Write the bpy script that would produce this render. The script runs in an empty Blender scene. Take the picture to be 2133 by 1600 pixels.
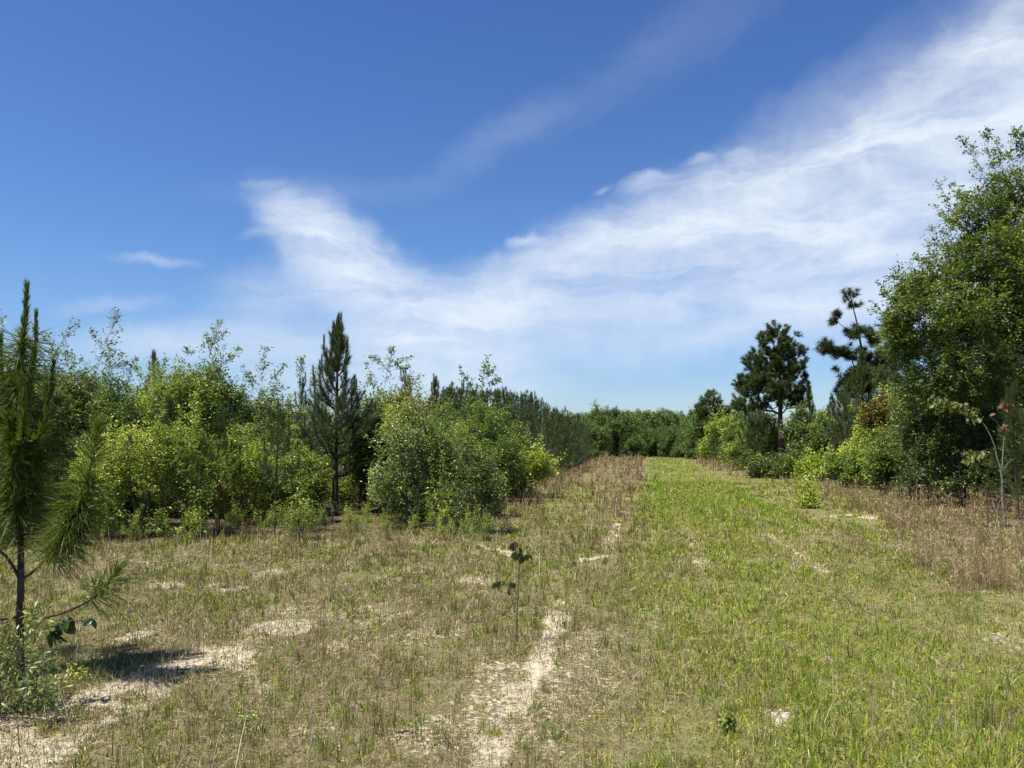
import bpy, math
import numpy as np
from math import radians, sin, cos, pi
from mathutils import Vector

SC = bpy.context.scene
COL = SC.collection

# ------------------------------------------------------------------ camera
FPX, CX, CY = 1600.0, 1066.5, 800.0
CAM_H, PITCH = 1.70, radians(4.47)
cam_data = bpy.data.cameras.new('camera')
cam_data.sensor_width = 36.0
cam_data.lens = 36.0 * FPX / 2133.0
cam_data.clip_start, cam_data.clip_end = 0.05, 6000.0
cam = bpy.data.objects.new('camera', cam_data)
cam.location = (0, 0, CAM_H)
cam.rotation_euler = (radians(90) + PITCH, 0, 0)
COL.objects.link(cam)
SC.camera = cam

SC.view_settings.view_transform = 'Standard'
SC.view_settings.look = 'None'
SC.view_settings.gamma = 1.0
SC.view_settings.exposure = 0.9
SC.cycles.max_bounces = 6
SC.cycles.transparent_max_bounces = 4
SC.cycles.diffuse_bounces = 3
SC.cycles.glossy_bounces = 2
SC.cycles.transmission_bounces = 4

SUN_EL, SUN_AZ = radians(65), radians(-120)     # azimuth from +Y towards +X
SUN_DIR = Vector((sin(SUN_AZ) * cos(SUN_EL), cos(SUN_AZ) * cos(SUN_EL), sin(SUN_EL)))
sd = bpy.data.lights.new('sun', 'SUN')
sd.energy, sd.angle, sd.color = 5.0, radians(0.53), (1.0, 0.95, 0.85)
sun = bpy.data.objects.new('sun', sd)
sun.rotation_euler = SUN_DIR.to_track_quat('Z', 'Y').to_euler()
sun.location = SUN_DIR * 60
COL.objects.link(sun)


def ray(px, py):
    sx, sy = (px - CX) / FPX, (CY - py) / FPX
    return sx, cos(PITCH) - sy * sin(PITCH), sin(PITCH) + sy * cos(PITCH)


def at(px, py, Y):
    """point at forward distance Y seen at a photo pixel"""
    a, b, c = ray(px, py)
    t = Y / b
    return a * t, Y, CAM_H + c * t


def ground_at(px, py):
    a, b, c = ray(px, py)
    t = -CAM_H / c
    return a * t, b * t


# ------------------------------------------------------------------ sky
def build_world():
    w = bpy.data.worlds.new('World')
    SC.world = w
    w.use_nodes = True
    nt = w.node_tree
    N, L = nt.nodes, nt.links
    N.clear()

    def math_(op, a, b=None, c=None, clamp=False):
        n = N.new('ShaderNodeMath'); n.operation = op; n.use_clamp = clamp
        for i, v in enumerate((a, b, c)):
            if v is None: continue
            if isinstance(v, (int, float)): n.inputs[i].default_value = v
            else: L.new(v, n.inputs[i])
        return n.outputs[0]

    def noise(vec, scale, detail, rough=0.55, dist=0.0, dims='3D'):
        n = N.new('ShaderNodeTexNoise'); n.noise_dimensions = dims
        n.inputs['Scale'].default_value = scale; n.inputs['Detail'].default_value = detail
        n.inputs['Roughness'].default_value = rough; n.inputs['Distortion'].default_value = dist
        L.new(vec, n.inputs['Vector'])
        return n

    out = N.new('ShaderNodeOutputWorld'); bg = N.new('ShaderNodeBackground')
    sky = N.new('ShaderNodeTexSky'); sky.sky_type = 'NISHITA'; sky.sun_disc = False
    sky.sun_elevation = SUN_EL; sky.sun_rotation = SUN_AZ
    sky.altitude = 80; sky.air_density = 1.15; sky.dust_density = 0.3; sky.ozone_density = 2.2
    tc = N.new('ShaderNodeTexCoord'); sep = N.new('ShaderNodeSeparateXYZ')
    L.new(tc.outputs['Generated'], sep.inputs[0])
    az = math_('ARCTAN2', sep.outputs[0], sep.outputs[1])
    el = math_('ARCSINE', sep.outputs[2])
    comb = N.new('ShaderNodeCombineXYZ'); L.new(az, comb.inputs[0]); L.new(el, comb.inputs[1])
    P = comb.outputs[0]
    # two scales of warp
    def warp(vec, scale, amt, det):
        n = noise(vec, scale, det, 0.6)
        s = N.new('ShaderNodeVectorMath'); s.operation = 'SUBTRACT'
        L.new(n.outputs['Color'], s.inputs[0]); s.inputs[1].default_value = (.5, .5, .5)
        m = N.new('ShaderNodeVectorMath'); m.operation = 'MULTIPLY_ADD'
        L.new(s.outputs[0], m.inputs[0]); m.inputs[1].default_value = (amt, amt * .75, 0)
        L.new(vec, m.inputs[2])
        return m.outputs[0]
    Pw = warp(warp(P, 5.0, 0.065, 3), 30.0, 0.034, 8)

    def pix(px, py):
        a, b, c = ray(px, py)
        return math.atan2(a, b), math.asin(c / math.sqrt(a * a + b * b + c * c))

    # px, py, radius along, radius across, tilt (deg, photo up-right positive), strength
    S = [(628, 482, 125, 62, -35, .80), (690, 530, 210, 95, -38, .88), (790, 610, 250, 105, -35, .85),
         (900, 690, 300, 130, -25, .70), (600, 610, 190, 80, 10, .45), (500, 705, 320, 60, 3, .42),
         (300, 715, 300, 42, 2, .26), (760, 760, 420, 90, 0, .50), (560, 492, 60, 14, 5, .30),
         (1010, 650, 220, 110, 25, .70), (1140, 570, 220, 100, 30, .80), (1290, 510, 230, 110, 25, .90),
         (1460, 470, 260, 140, 22, .85), (1640, 420, 300, 160, 24, .80), (1850, 360, 330, 190, 26, .80),
         (2080, 270, 350, 220, 28, .80), (2300, 180, 350, 240, 28, .80), (1250, 640, 360, 110, 15, .55),
         (1550, 600, 420, 130, 16, .55), (1850, 520, 450, 150, 18, .65), (2150, 420, 420, 200, 20, .70),
         (1500, 680, 330, 60, 15, .35), (1850, 640, 350, 80, 10, .45), (1000, 800, 300, 80, 5, .30),
         (1340, 378, 70, 22, 5, .50), (1445, 332, 46, 16, 5, .45), (1545, 316, 50, 18, 5, .4),
         (1095, 498, 55, 16, 10, .55), (1500, 365, 90, 26, 10, .35), (1250, 385, 30, 10, 20, .25),
         (545, 388, 50, 12, 10, .35), (315, 549, 100, 13, 2, .34), (235, 632, 120, 20, 6, .22),
         (1280, 150, 320, 60, 32, .055), (1480, 40, 320, 70, 27, .075), (1050, 280, 240, 50, 28, .12),
         (1700, 200, 300, 60, 25, .18), (2090, 60, 110, 26, 35, .40), (1950, 200, 330, 80, 25, .4),
         (700, 405, 300, 40, 5, .10), (300, 840, 500, 50, 0, .22)]
    total = None
    for (px, py, ra, rb, tilt, st) in S:
        a0, e0 = pix(px, py)
        mp = N.new('ShaderNodeMapping'); mp.vector_type = 'TEXTURE'
        k = 1.0 / FPX
        mp.inputs['Location'].default_value = (a0, e0, 0)
        mp.inputs['Rotation'].default_value = (0, 0, radians(tilt))
        mp.inputs['Scale'].default_value = (ra * k, rb * k, 1)
        L.new(Pw, mp.inputs['Vector'])
        ln = N.new('ShaderNodeVectorMath'); ln.operation = 'LENGTH'
        L.new(mp.outputs[0], ln.inputs[0])
        mr = N.new('ShaderNodeMapRange'); mr.interpolation_type = 'SMOOTHSTEP'
        mr.inputs['From Min'].default_value = 1.0 + .15; mr.inputs['From Max'].default_value = 0.12
        mr.inputs['To Min'].default_value = 0; mr.inputs['To Max'].default_value = st
        L.new(ln.outputs['Value'], mr.inputs['Value'])
        # screen-like union: 1-(1-a)(1-b)
        if total is None:
            total = mr.outputs[0]
        else:
            inv = math_('SUBTRACT', 1.0, mr.outputs[0])
            tin = math_('SUBTRACT', 1.0, total)
            total = math_('SUBTRACT', 1.0, math_('MULTIPLY', inv, tin))
    # fibrous texture, streaked along the band direction
    mp = N.new('ShaderNodeMapping'); mp.inputs['Rotation'].default_value = (0, 0, radians(-24))
    mp.inputs['Scale'].default_value = (1.8, 8.5, 1)
    L.new(Pw, mp.inputs['Vector'])
    fib = noise(mp.outputs[0], 2.4, 9, 0.62, 0.6).outputs[0]
    fine = noise(P, 22.0, 8, 0.6, 0.4).outputs[0]
    tex = math_('ADD', math_('MULTIPLY', fib, .75), math_('MULTIPLY', fine, .25))
    texm = N.new('ShaderNodeMapRange'); L.new(tex, texm.inputs['Value'])
    texm.inputs['From Min'].default_value = .34; texm.inputs['From Max'].default_value = .62
    texm.inputs['To Min'].default_value = .42; texm.inputs['To Max'].default_value = 1.08
    alpha = math_('MULTIPLY', total, texm.outputs[0], clamp=True)
    alpha = math_('MULTIPLY', alpha, .92)
    # only above the horizon
    # blue grading of the clear sky by height
    ramp = N.new('ShaderNodeValToRGB'); L.new(math_('MULTIPLY', el, 1.0), ramp.inputs[0])
    cr = ramp.color_ramp
    cr.elements[0].position = 0.0; cr.elements[0].color = (0.88, 1.03, 1.36, 1)
    cr.elements[1].position = 0.75; cr.elements[1].color = (0.47, 0.70, 1.24, 1)
    e = cr.elements.new(.25); e.color = (0.66, 0.93, 1.34, 1)
    mul = N.new('ShaderNodeMix'); mul.data_type = 'RGBA'; mul.blend_type = 'MULTIPLY'
    mul.inputs['Factor'].default_value = 1.0
    L.new(sky.outputs[0], mul.inputs[6]); L.new(ramp.outputs[0], mul.inputs[7])
    mix = N.new('ShaderNodeMix'); mix.data_type = 'RGBA'
    L.new(alpha, mix.inputs['Factor']); L.new(mul.outputs[2], mix.inputs[6])
    mix.inputs[7].default_value = (8.4, 9.1, 10.1, 1)
    L.new(mix.outputs[2], bg.inputs[0])
    bg.inputs[1].default_value = 0.0545
    L.new(bg.outputs[0], out.inputs[0])


build_world()


# ------------------------------------------------------------------ numeric helpers
def _hash(ix, iy, s):
    h = (ix.astype(np.int64) * 374761393 + iy.astype(np.int64) * 668265263 + s * 1442695041) & 0xFFFFFFFF
    h = ((h ^ (h >> 13)) * 1274126177) & 0xFFFFFFFF
    return ((h ^ (h >> 16)) & 0xFFFF) / 65535.0


def vnoise(x, y, s=0):
    x = np.asarray(x, float); y = np.asarray(y, float)
    ix, iy = np.floor(x), np.floor(y)
    fx, fy = x - ix, y - iy
    fx = fx * fx * (3 - 2 * fx); fy = fy * fy * (3 - 2 * fy)
    a, b = _hash(ix, iy, s), _hash(ix + 1, iy, s)
    c, d = _hash(ix, iy + 1, s), _hash(ix + 1, iy + 1, s)
    return (a * (1 - fx) + b * fx) * (1 - fy) + (c * (1 - fx) + d * fx) * fy


def fbm(x, y, s=0, o=4):
    r, a, t = 0, 1.0, 0
    for i in range(o):
        r = r + a * vnoise(x * 2 ** i, y * 2 ** i, s + i * 17); t += a; a *= .55
    return r / t


def sstep(a, b, x):
    t = np.clip((x - a) / (b - a), 0, 1)
    return t * t * (3 - 2 * t)


def unit(v):
    return v / np.maximum(np.linalg.norm(v, axis=-1, keepdims=True), 1e-9)


def frame(d):
    """two unit vectors perpendicular to every row of d"""
    up = np.where(np.abs(d[:, 2:3]) > .92, np.array([[1., 0, 0]]), np.array([[0., 0, 1.]]))
    u = unit(np.cross(d, up)); v = np.cross(d, u)
    return u, v


# ------------------------------------------------------------------ mesh helpers
def make_mesh(name, V, tris=None, quads=None, v=None, col=None, smooth=False):
    me = bpy.data.meshes.new(name)
    nt = 0 if tris is None else len(tris)
    nq = 0 if quads is None else len(quads)
    me.vertices.add(len(V))
    me.vertices.foreach_set('co', np.ascontiguousarray(V, np.float32).ravel())
    me.loops.add(nt * 3 + nq * 4)
    idx = []
    if nt: idx.append(np.asarray(tris).ravel())
    if nq: idx.append(np.asarray(quads).ravel())
    me.loops.foreach_set('vertex_index', np.concatenate(idx).astype(np.int32))
    me.polygons.add(nt + nq)
    tot = np.concatenate([np.full(nt, 3), np.full(nq, 4)]).astype(np.int32)
    st = np.concatenate([[0], np.cumsum(tot)[:-1]]).astype(np.int32)
    me.polygons.foreach_set('loop_start', st)
    me.polygons.foreach_set('loop_total', tot)
    if smooth: me.polygons.foreach_set('use_smooth', np.ones(nt + nq, bool))
    if v is not None:
        a = me.attributes.new('v', 'FLOAT', 'POINT'); a.data.foreach_set('value', np.asarray(v, np.float32))
    if col is not None:
        a = me.attributes.new('col', 'FLOAT_COLOR', 'POINT')
        c4 = np.ones((len(V), 4), np.float32); c4[:, :3] = col
        a.data.foreach_set('color', c4.ravel())
    me.update(calc_edges=True)
    return me


def tubes(P0, P1, R0, R1, k=5):
    P0, P1 = np.asarray(P0, float), np.asarray(P1, float)
    n = len(P0)
    d = unit(P1 - P0); u, w = frame(d)
    ang = np.arange(k) * 2 * pi / k
    c, s = np.cos(ang)[None, :, None], np.sin(ang)[None, :, None]
    ring = u[:, None] * c + w[:, None] * s
    A = P0[:, None] + ring * np.asarray(R0)[:, None, None]
    B = P1[:, None] + ring * np.asarray(R1)[:, None, None]
    V = np.concatenate([A, B], 1).reshape(-1, 3)
    b = (np.arange(n) * 2 * k)[:, None]
    i = np.arange(k)[None]; j = (i + 1) % k
    Q = np.stack([b + i, b + j, b + k + j, b + k + i], -1).reshape(-1, 4)
    return V, Q


def strips(P, D, U, length, width, bend, v=None, seg=2):
    """blades: base P, direction D, sideways U, bending along -z by 'bend' (fraction)"""
    n = len(P)
    length = np.broadcast_to(length, n)[:, None]; width = np.broadcast_to(width, n)[:, None]
    bend = np.broadcast_to(bend, n)[:, None]
    G = np.array([[0, 0, -1.]])
    if seg == 1:
        V = np.stack([P - U * width * .5, P + U * width * .5, P + D * length + G * bend * length], 1)
        T = np.arange(n)[:, None] * 3 + np.array([[0, 1, 2]])
        return V.reshape(-1, 3), T, None, 3
    M = P + D * length * .55 + G * bend * length * .28
    E = P + D * length + G * bend * length
    V = np.stack([P - U * width * .45, P + U * width * .45, M - U * width * .5, M + U * width * .5, E], 1)
    b = np.arange(n)[:, None] * 5
    Q = b + np.array([[0, 1, 3, 2]])
    T = b + np.array([[2, 3, 4]])
    return V.reshape(-1, 3), T, Q, 5


# ------------------------------------------------------------------ materials
def new_mat(name):
    m = bpy.data.materials.new(name); m.use_nodes = True
    m.node_tree.nodes.clear()
    return m, m.node_tree.nodes, m.node_tree.links


def leaf_mat(name, stops, trans=.35, rough=.5, spec=.35, tcol=(1.25, 1.2, .6), hue_var=.10):
    m, N, L = new_mat(name)
    out = N.new('ShaderNodeOutputMaterial')
    at_ = N.new('ShaderNodeAttribute'); at_.attribute_name = 'v'
    oi = N.new('ShaderNodeObjectInfo')
    add = N.new('ShaderNodeMath'); add.operation = 'MULTIPLY_ADD'
    L.new(oi.outputs['Random'], add.inputs[0]); add.inputs[1].default_value = hue_var * 2
    off = N.new('ShaderNodeMath'); off.operation = 'SUBTRACT'; L.new(at_.outputs['Fac'], off.inputs[0]); off.inputs[1].default_value = hue_var
    L.new(off.outputs[0], add.inputs[2])
    ramp = N.new('ShaderNodeValToRGB'); L.new(add.outputs[0], ramp.inputs[0])
    cr = ramp.color_ramp
    while len(cr.elements) < len(stops): cr.elements.new(.5)
    for e, (p, c) in zip(cr.elements, stops):
        e.position = p; e.color = (*c, 1)
    pb = N.new('ShaderNodeBsdfPrincipled'); L.new(ramp.outputs[0], pb.inputs['Base Color'])
    pb.inputs['Roughness'].default_value = rough
    pb.inputs['Specular IOR Level'].default_value = spec
    if trans > 0:
        tr = N.new('ShaderNodeBsdfTranslucent')
        mu = N.new('ShaderNodeMix'); mu.data_type = 'RGBA'; mu.blend_type = 'MULTIPLY'; mu.inputs['Factor'].default_value = 1
        L.new(ramp.outputs[0], mu.inputs[6]); mu.inputs[7].default_value = (*tcol, 1)
        L.new(mu.outputs[2], tr.inputs[0])
        mx = N.new('ShaderNodeMixShader'); mx.inputs[0].default_value = trans
        L.new(pb.outputs[0], mx.inputs[1]); L.new(tr.outputs[0], mx.inputs[2])
        L.new(mx.outputs[0], out.inputs[0])
    else:
        L.new(pb.outputs[0], out.inputs[0])
    return m


def bark_mat(name, c1, c2, scale=30):
    m, N, L = new_mat(name)
    out = N.new('ShaderNodeOutputMaterial'); pb = N.new('ShaderNodeBsdfPrincipled')
    tc = N.new('ShaderNodeTexCoord')
    mp = N.new('ShaderNodeMapping'); mp.inputs['Scale'].default_value = (1, 1, .35); L.new(tc.outputs['Object'], mp.inputs[0])
    no = N.new('ShaderNodeTexNoise'); no.inputs['Scale'].default_value = scale; no.inputs['Detail'].default_value = 5
    L.new(mp.outputs[0], no.inputs['Vector'])
    ramp = N.new('ShaderNodeValToRGB'); L.new(no.outputs[0], ramp.inputs[0])
    ramp.color_ramp.elements[0].position = .35; ramp.color_ramp.elements[0].color = (*c1, 1)
    ramp.color_ramp.elements[1].position = .65; ramp.color_ramp.elements[1].color = (*c2, 1)
    L.new(ramp.outputs[0], pb.inputs['Base Color']); pb.inputs['Roughness'].default_value = .9
    bu = N.new('ShaderNodeBump'); bu.inputs['Distance'].default_value = .01; L.new(no.outputs[0], bu.inputs['Height'])
    L.new(bu.outputs[0], pb.inputs['Normal'])
    L.new(pb.outputs[0], out.inputs[0])
    return m


def col_mat(name, trans=.3, rough=.6, spec=.25):
    """colour comes from the mesh's own 'col' attribute (each blade has its own)"""
    m, N, L = new_mat(name)
    out = N.new('ShaderNodeOutputMaterial'); pb = N.new('ShaderNodeBsdfPrincipled')
    a = N.new('ShaderNodeAttribute'); a.attribute_name = 'col'
    L.new(a.outputs['Color'], pb.inputs['Base Color'])
    pb.inputs['Roughness'].default_value = rough; pb.inputs['Specular IOR Level'].default_value = spec
    tr = N.new('ShaderNodeBsdfTranslucent'); L.new(a.outputs['Color'], tr.inputs[0])
    mx = N.new('ShaderNodeMixShader'); mx.inputs[0].default_value = trans
    L.new(pb.outputs[0], mx.inputs[1]); L.new(tr.outputs[0], mx.inputs[2]); L.new(mx.outputs[0], out.inputs[0])
    return m


M = {}
M['oak'] = leaf_mat('oak_leaf', [(0, (.085, .135, .018)), (.45, (.20, .285, .035)), (.8, (.35, .43, .06)), (1, (.52, .55, .13))], .36, .40, .5)
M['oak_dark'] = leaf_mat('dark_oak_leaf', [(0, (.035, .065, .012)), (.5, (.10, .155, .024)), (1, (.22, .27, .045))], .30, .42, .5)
M['oak_bright'] = leaf_mat('bright_leaf', [(0, (.15, .225, .022)), (.5, (.31, .40, .045)), (1, (.56, .60, .14))], .38, .40, .5)
M['oak_green'] = leaf_mat('fresh_oak_leaf', [(0, (.060, .11, .018)), (.5, (.145, .225, .034)), (1, (.33, .40, .08))], .36, .40, .5)
M['oak_grey'] = leaf_mat('greyish_oak_leaf', [(0, (.08, .12, .03)), (.5, (.19, .26, .065)), (1, (.42, .48, .18))], .32, .40, .5)
M['oak_red'] = leaf_mat('red_leaf', [(0, (.10, .035, .015)), (.5, (.17, .07, .02)), (1, (.14, .14, .03))], .35)
M['myrtle'] = leaf_mat('myrtle_leaf', [(0, (.10, .15, .035)), (.5, (.19, .25, .06)), (1, (.34, .38, .12))], .35, .4, .5)
M['big_leaf'] = leaf_mat('broad_leaf', [(0, (.02, .045, .01)), (.6, (.06, .10, .02)), (.93, (.10, .13, .02)), (1, (.16, .06, .02))], .3, .35, .5, hue_var=0)
M['gum_leaf'] = leaf_mat('gum_leaf', [(0, (.09, .12, .03)), (.6, (.15, .17, .045)), (.8, (.17, .13, .05)), (1, (.30, .14, .06))], .35, .5, .4, hue_var=0)
M['needle'] = leaf_mat('pine_needle', [(0, (.026, .045, .010)), (.5, (.062, .095, .020)), (1, (.13, .17, .04))], .25, .42, .45, (1.2, 1.3, .5))
M['needle_grey'] = leaf_mat('grey_pine_needle', [(0, (.038, .055, .022)), (.5, (.085, .11, .045)), (1, (.15, .18, .08))], .2, .45, .45, (1.1, 1.2, .6))
M['needle_hero'] = leaf_mat('long_pine_needle', [(0, (.035, .060, .010)), (.5, (.11, .15, .025)), (1, (.24, .27, .07))], .28, .55, .3, (1.2, 1.3, .5), 0)
M['needle_yellow'] = leaf_mat('yellow_pine_needle', [(0, (.10, .09, .015)), (.6, (.22, .17, .03)), (1, (.30, .24, .06))], .3, .5, .3)
M['bark_pine'] = bark_mat('pine_bark', (.025, .017, .012), (.10, .062, .042), 26)
M['bark_oak'] = bark_mat('oak_bark', (.05, .042, .033), (.14, .12, .10), 34)
M['bark_pale'] = bark_mat('pale_bark', (.08, .072, .06), (.21, .19, .16), 40)
M['grass'] = col_mat('grass_blades', .38, .7, .08)
M['dry'] = col_mat('dry_stems', .28, .8, .06)


# ------------------------------------------------------------------ object helpers
def empty(name, loc, label, cat, group=None, rz=0):
    o = bpy.data.objects.new(name, None)
    o.location = loc; o.rotation_euler = (0, 0, rz); o.empty_display_size = .2
    o['label'] = label; o['category'] = cat
    if group: o['group'] = group
    COL.objects.link(o)
    return o


def part(name, me, mat, parent):
    if not me.materials: me.materials.append(mat)
    o = bpy.data.objects.new(name, me)
    o.parent = parent
    COL.objects.link(o)
    return o


def dup(root, loc, rz, s, label, group=None, sz=None):
    r = root.copy(); r.location = loc; r.rotation_euler = (0, 0, rz)
    r.scale = (s, s, sz or s); r['label'] = label
    if group: r['group'] = group
    elif 'group' in r.keys(): del r['group']
    COL.objects.link(r)
    for ch in root.children:
        c = ch.copy(); c.parent = r; COL.objects.link(c)
    return r


# ------------------------------------------------------------------ broadleaf plants
def leaves_mesh(name, P, size, rng, up=.55, aspect=.5, out=None, vbase=None, curl=.18, droop=0.0, shape='diamond'):
    n = len(P)
    d = unit(rng.normal(size=(n, 3)) + (out * 1.1 if out is not None else 0))
    d[:, 2] *= .6; d[:, 2] -= droop; d = unit(d)
    nrm = unit(rng.normal(size=(n, 3)) * (1 - up) + np.array([[0, 0, up * 1.6]]))
    u = unit(np.cross(d, nrm)); nrm = np.cross(u, d)
    s = size * rng.uniform(.65, 1.25, n)[:, None]
    w = s * aspect * .5
    if vbase is None: vbase = np.zeros(n)
    v = np.clip(.45 + vbase + rng.normal(0, .16, n), 0, 1)
    if shape == 'diamond':
        mid = P + d * s * .55
        V = np.stack([P, mid - u * w + nrm * w * curl * 2, P + d * s - nrm * s * curl * .6, mid + u * w + nrm * w * curl * 2], 1).reshape(-1, 3)
        b = np.arange(n)[:, None] * 4
        T = np.concatenate([b + np.array([[0, 1, 2]]), b + np.array([[0, 2, 3]])])
        return make_mesh(name, V, tris=T, v=np.repeat(v, 4))
    # eight-point leaf, arched along the midrib
    prof = [(0, 0), (.18, .55), (.45, 1.), (.75, .8), (1, 0), (.75, -.8), (.45, -1.), (.18, -.55)]
    pts = []
    for (t, q) in prof:
        pts.append(P + d * s * t + u * w * q * 1.0 + nrm * (abs(q) * w * curl * 2 - s * t * t * curl * 1.6))
    for t in (.3, .65):
        pts.append(P + d * s * t - nrm * s * t * t * curl * 1.6)
    V = np.stack(pts, 1).reshape(-1, 3)
    b = np.arange(n)[:, None] * 10
    F = [(0, 1, 8), (1, 2, 8), (2, 9, 8), (2, 3, 9), (3, 4, 9), (0, 8, 7), (7, 8, 6), (6, 8, 9), (6, 9, 5), (5, 9, 4)]
    T = np.concatenate([b + np.array([f]) for f in F])
    return make_mesh(name, V, tris=T, v=np.repeat(v, 10))


def skeleton(stems, targets, rng, bias=.35):
    """grow thin branches from the stems to every target; returns segments with radii"""
    P, par = [], []
    for st in stems:
        prev = -1
        for p in st:
            P.append(np.array(p, float)); par.append(prev); prev = len(P) - 1
    base = np.mean([s[0] for s in stems], 0)
    order = np.argsort(np.linalg.norm(targets - base, axis=1))
    arr = np.zeros((len(P) + len(targets) * 4 + 10, 3)); arr[:len(P)] = P
    n = len(P)
    tips = []
    for t in order:
        T = targets[t]
        d = T - arr[:n]
        dist = np.linalg.norm(d, axis=1)
        cost = dist + np.maximum(0, bias * dist - d[:, 2]) * 1.3
        j = int(np.argmin(cost))
        k = 3
        A = arr[j]; prev = j
        side = rng.normal(0, .10, 3) * dist[j]
        ctrl = (A + T) / 2 + np.array([0, 0, -.10 * dist[j]]) + side
        for i in range(1, k + 1):
            q = i / k
            arr[n] = (1 - q) ** 2 * A + 2 * q * (1 - q) * ctrl + q * q * T
            par.append(prev); prev = n; n += 1
        tips.append(prev)
    par = np.array(par); arr = arr[:n]
    cnt = np.zeros(n); cnt[tips] = 1
    for i in range(n - 1, -1, -1):
        if par[i] >= 0: cnt[par[i]] += cnt[i]
    return arr, par, np.maximum(cnt, 1)


def stems_from(rng, n, H, spread, top_spread, base_spread=.1, seg=7, lean=(0, 0)):
    out = []
    for i in range(n):
        a = 2 * pi * i / max(n, 1) + rng.uniform(-.5, .5)
        r = 0 if n == 1 else rng.uniform(.4, 1)
        hh = H * (1 if i == 0 else rng.uniform(.65, .95))
        pts = []
        for k in range(seg + 1):
            t = k / seg
            rr = base_spread * r + (top_spread if n > 1 else spread) * r * t ** .8
            wob = rng.normal(0, .02 * H / 3, 2) * (t > 0)
            pts.append((cos(a) * rr + lean[0] * t + wob[0], sin(a) * rr + lean[1] * t + wob[1], hh * t))
        out.append(pts)
    return out


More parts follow.
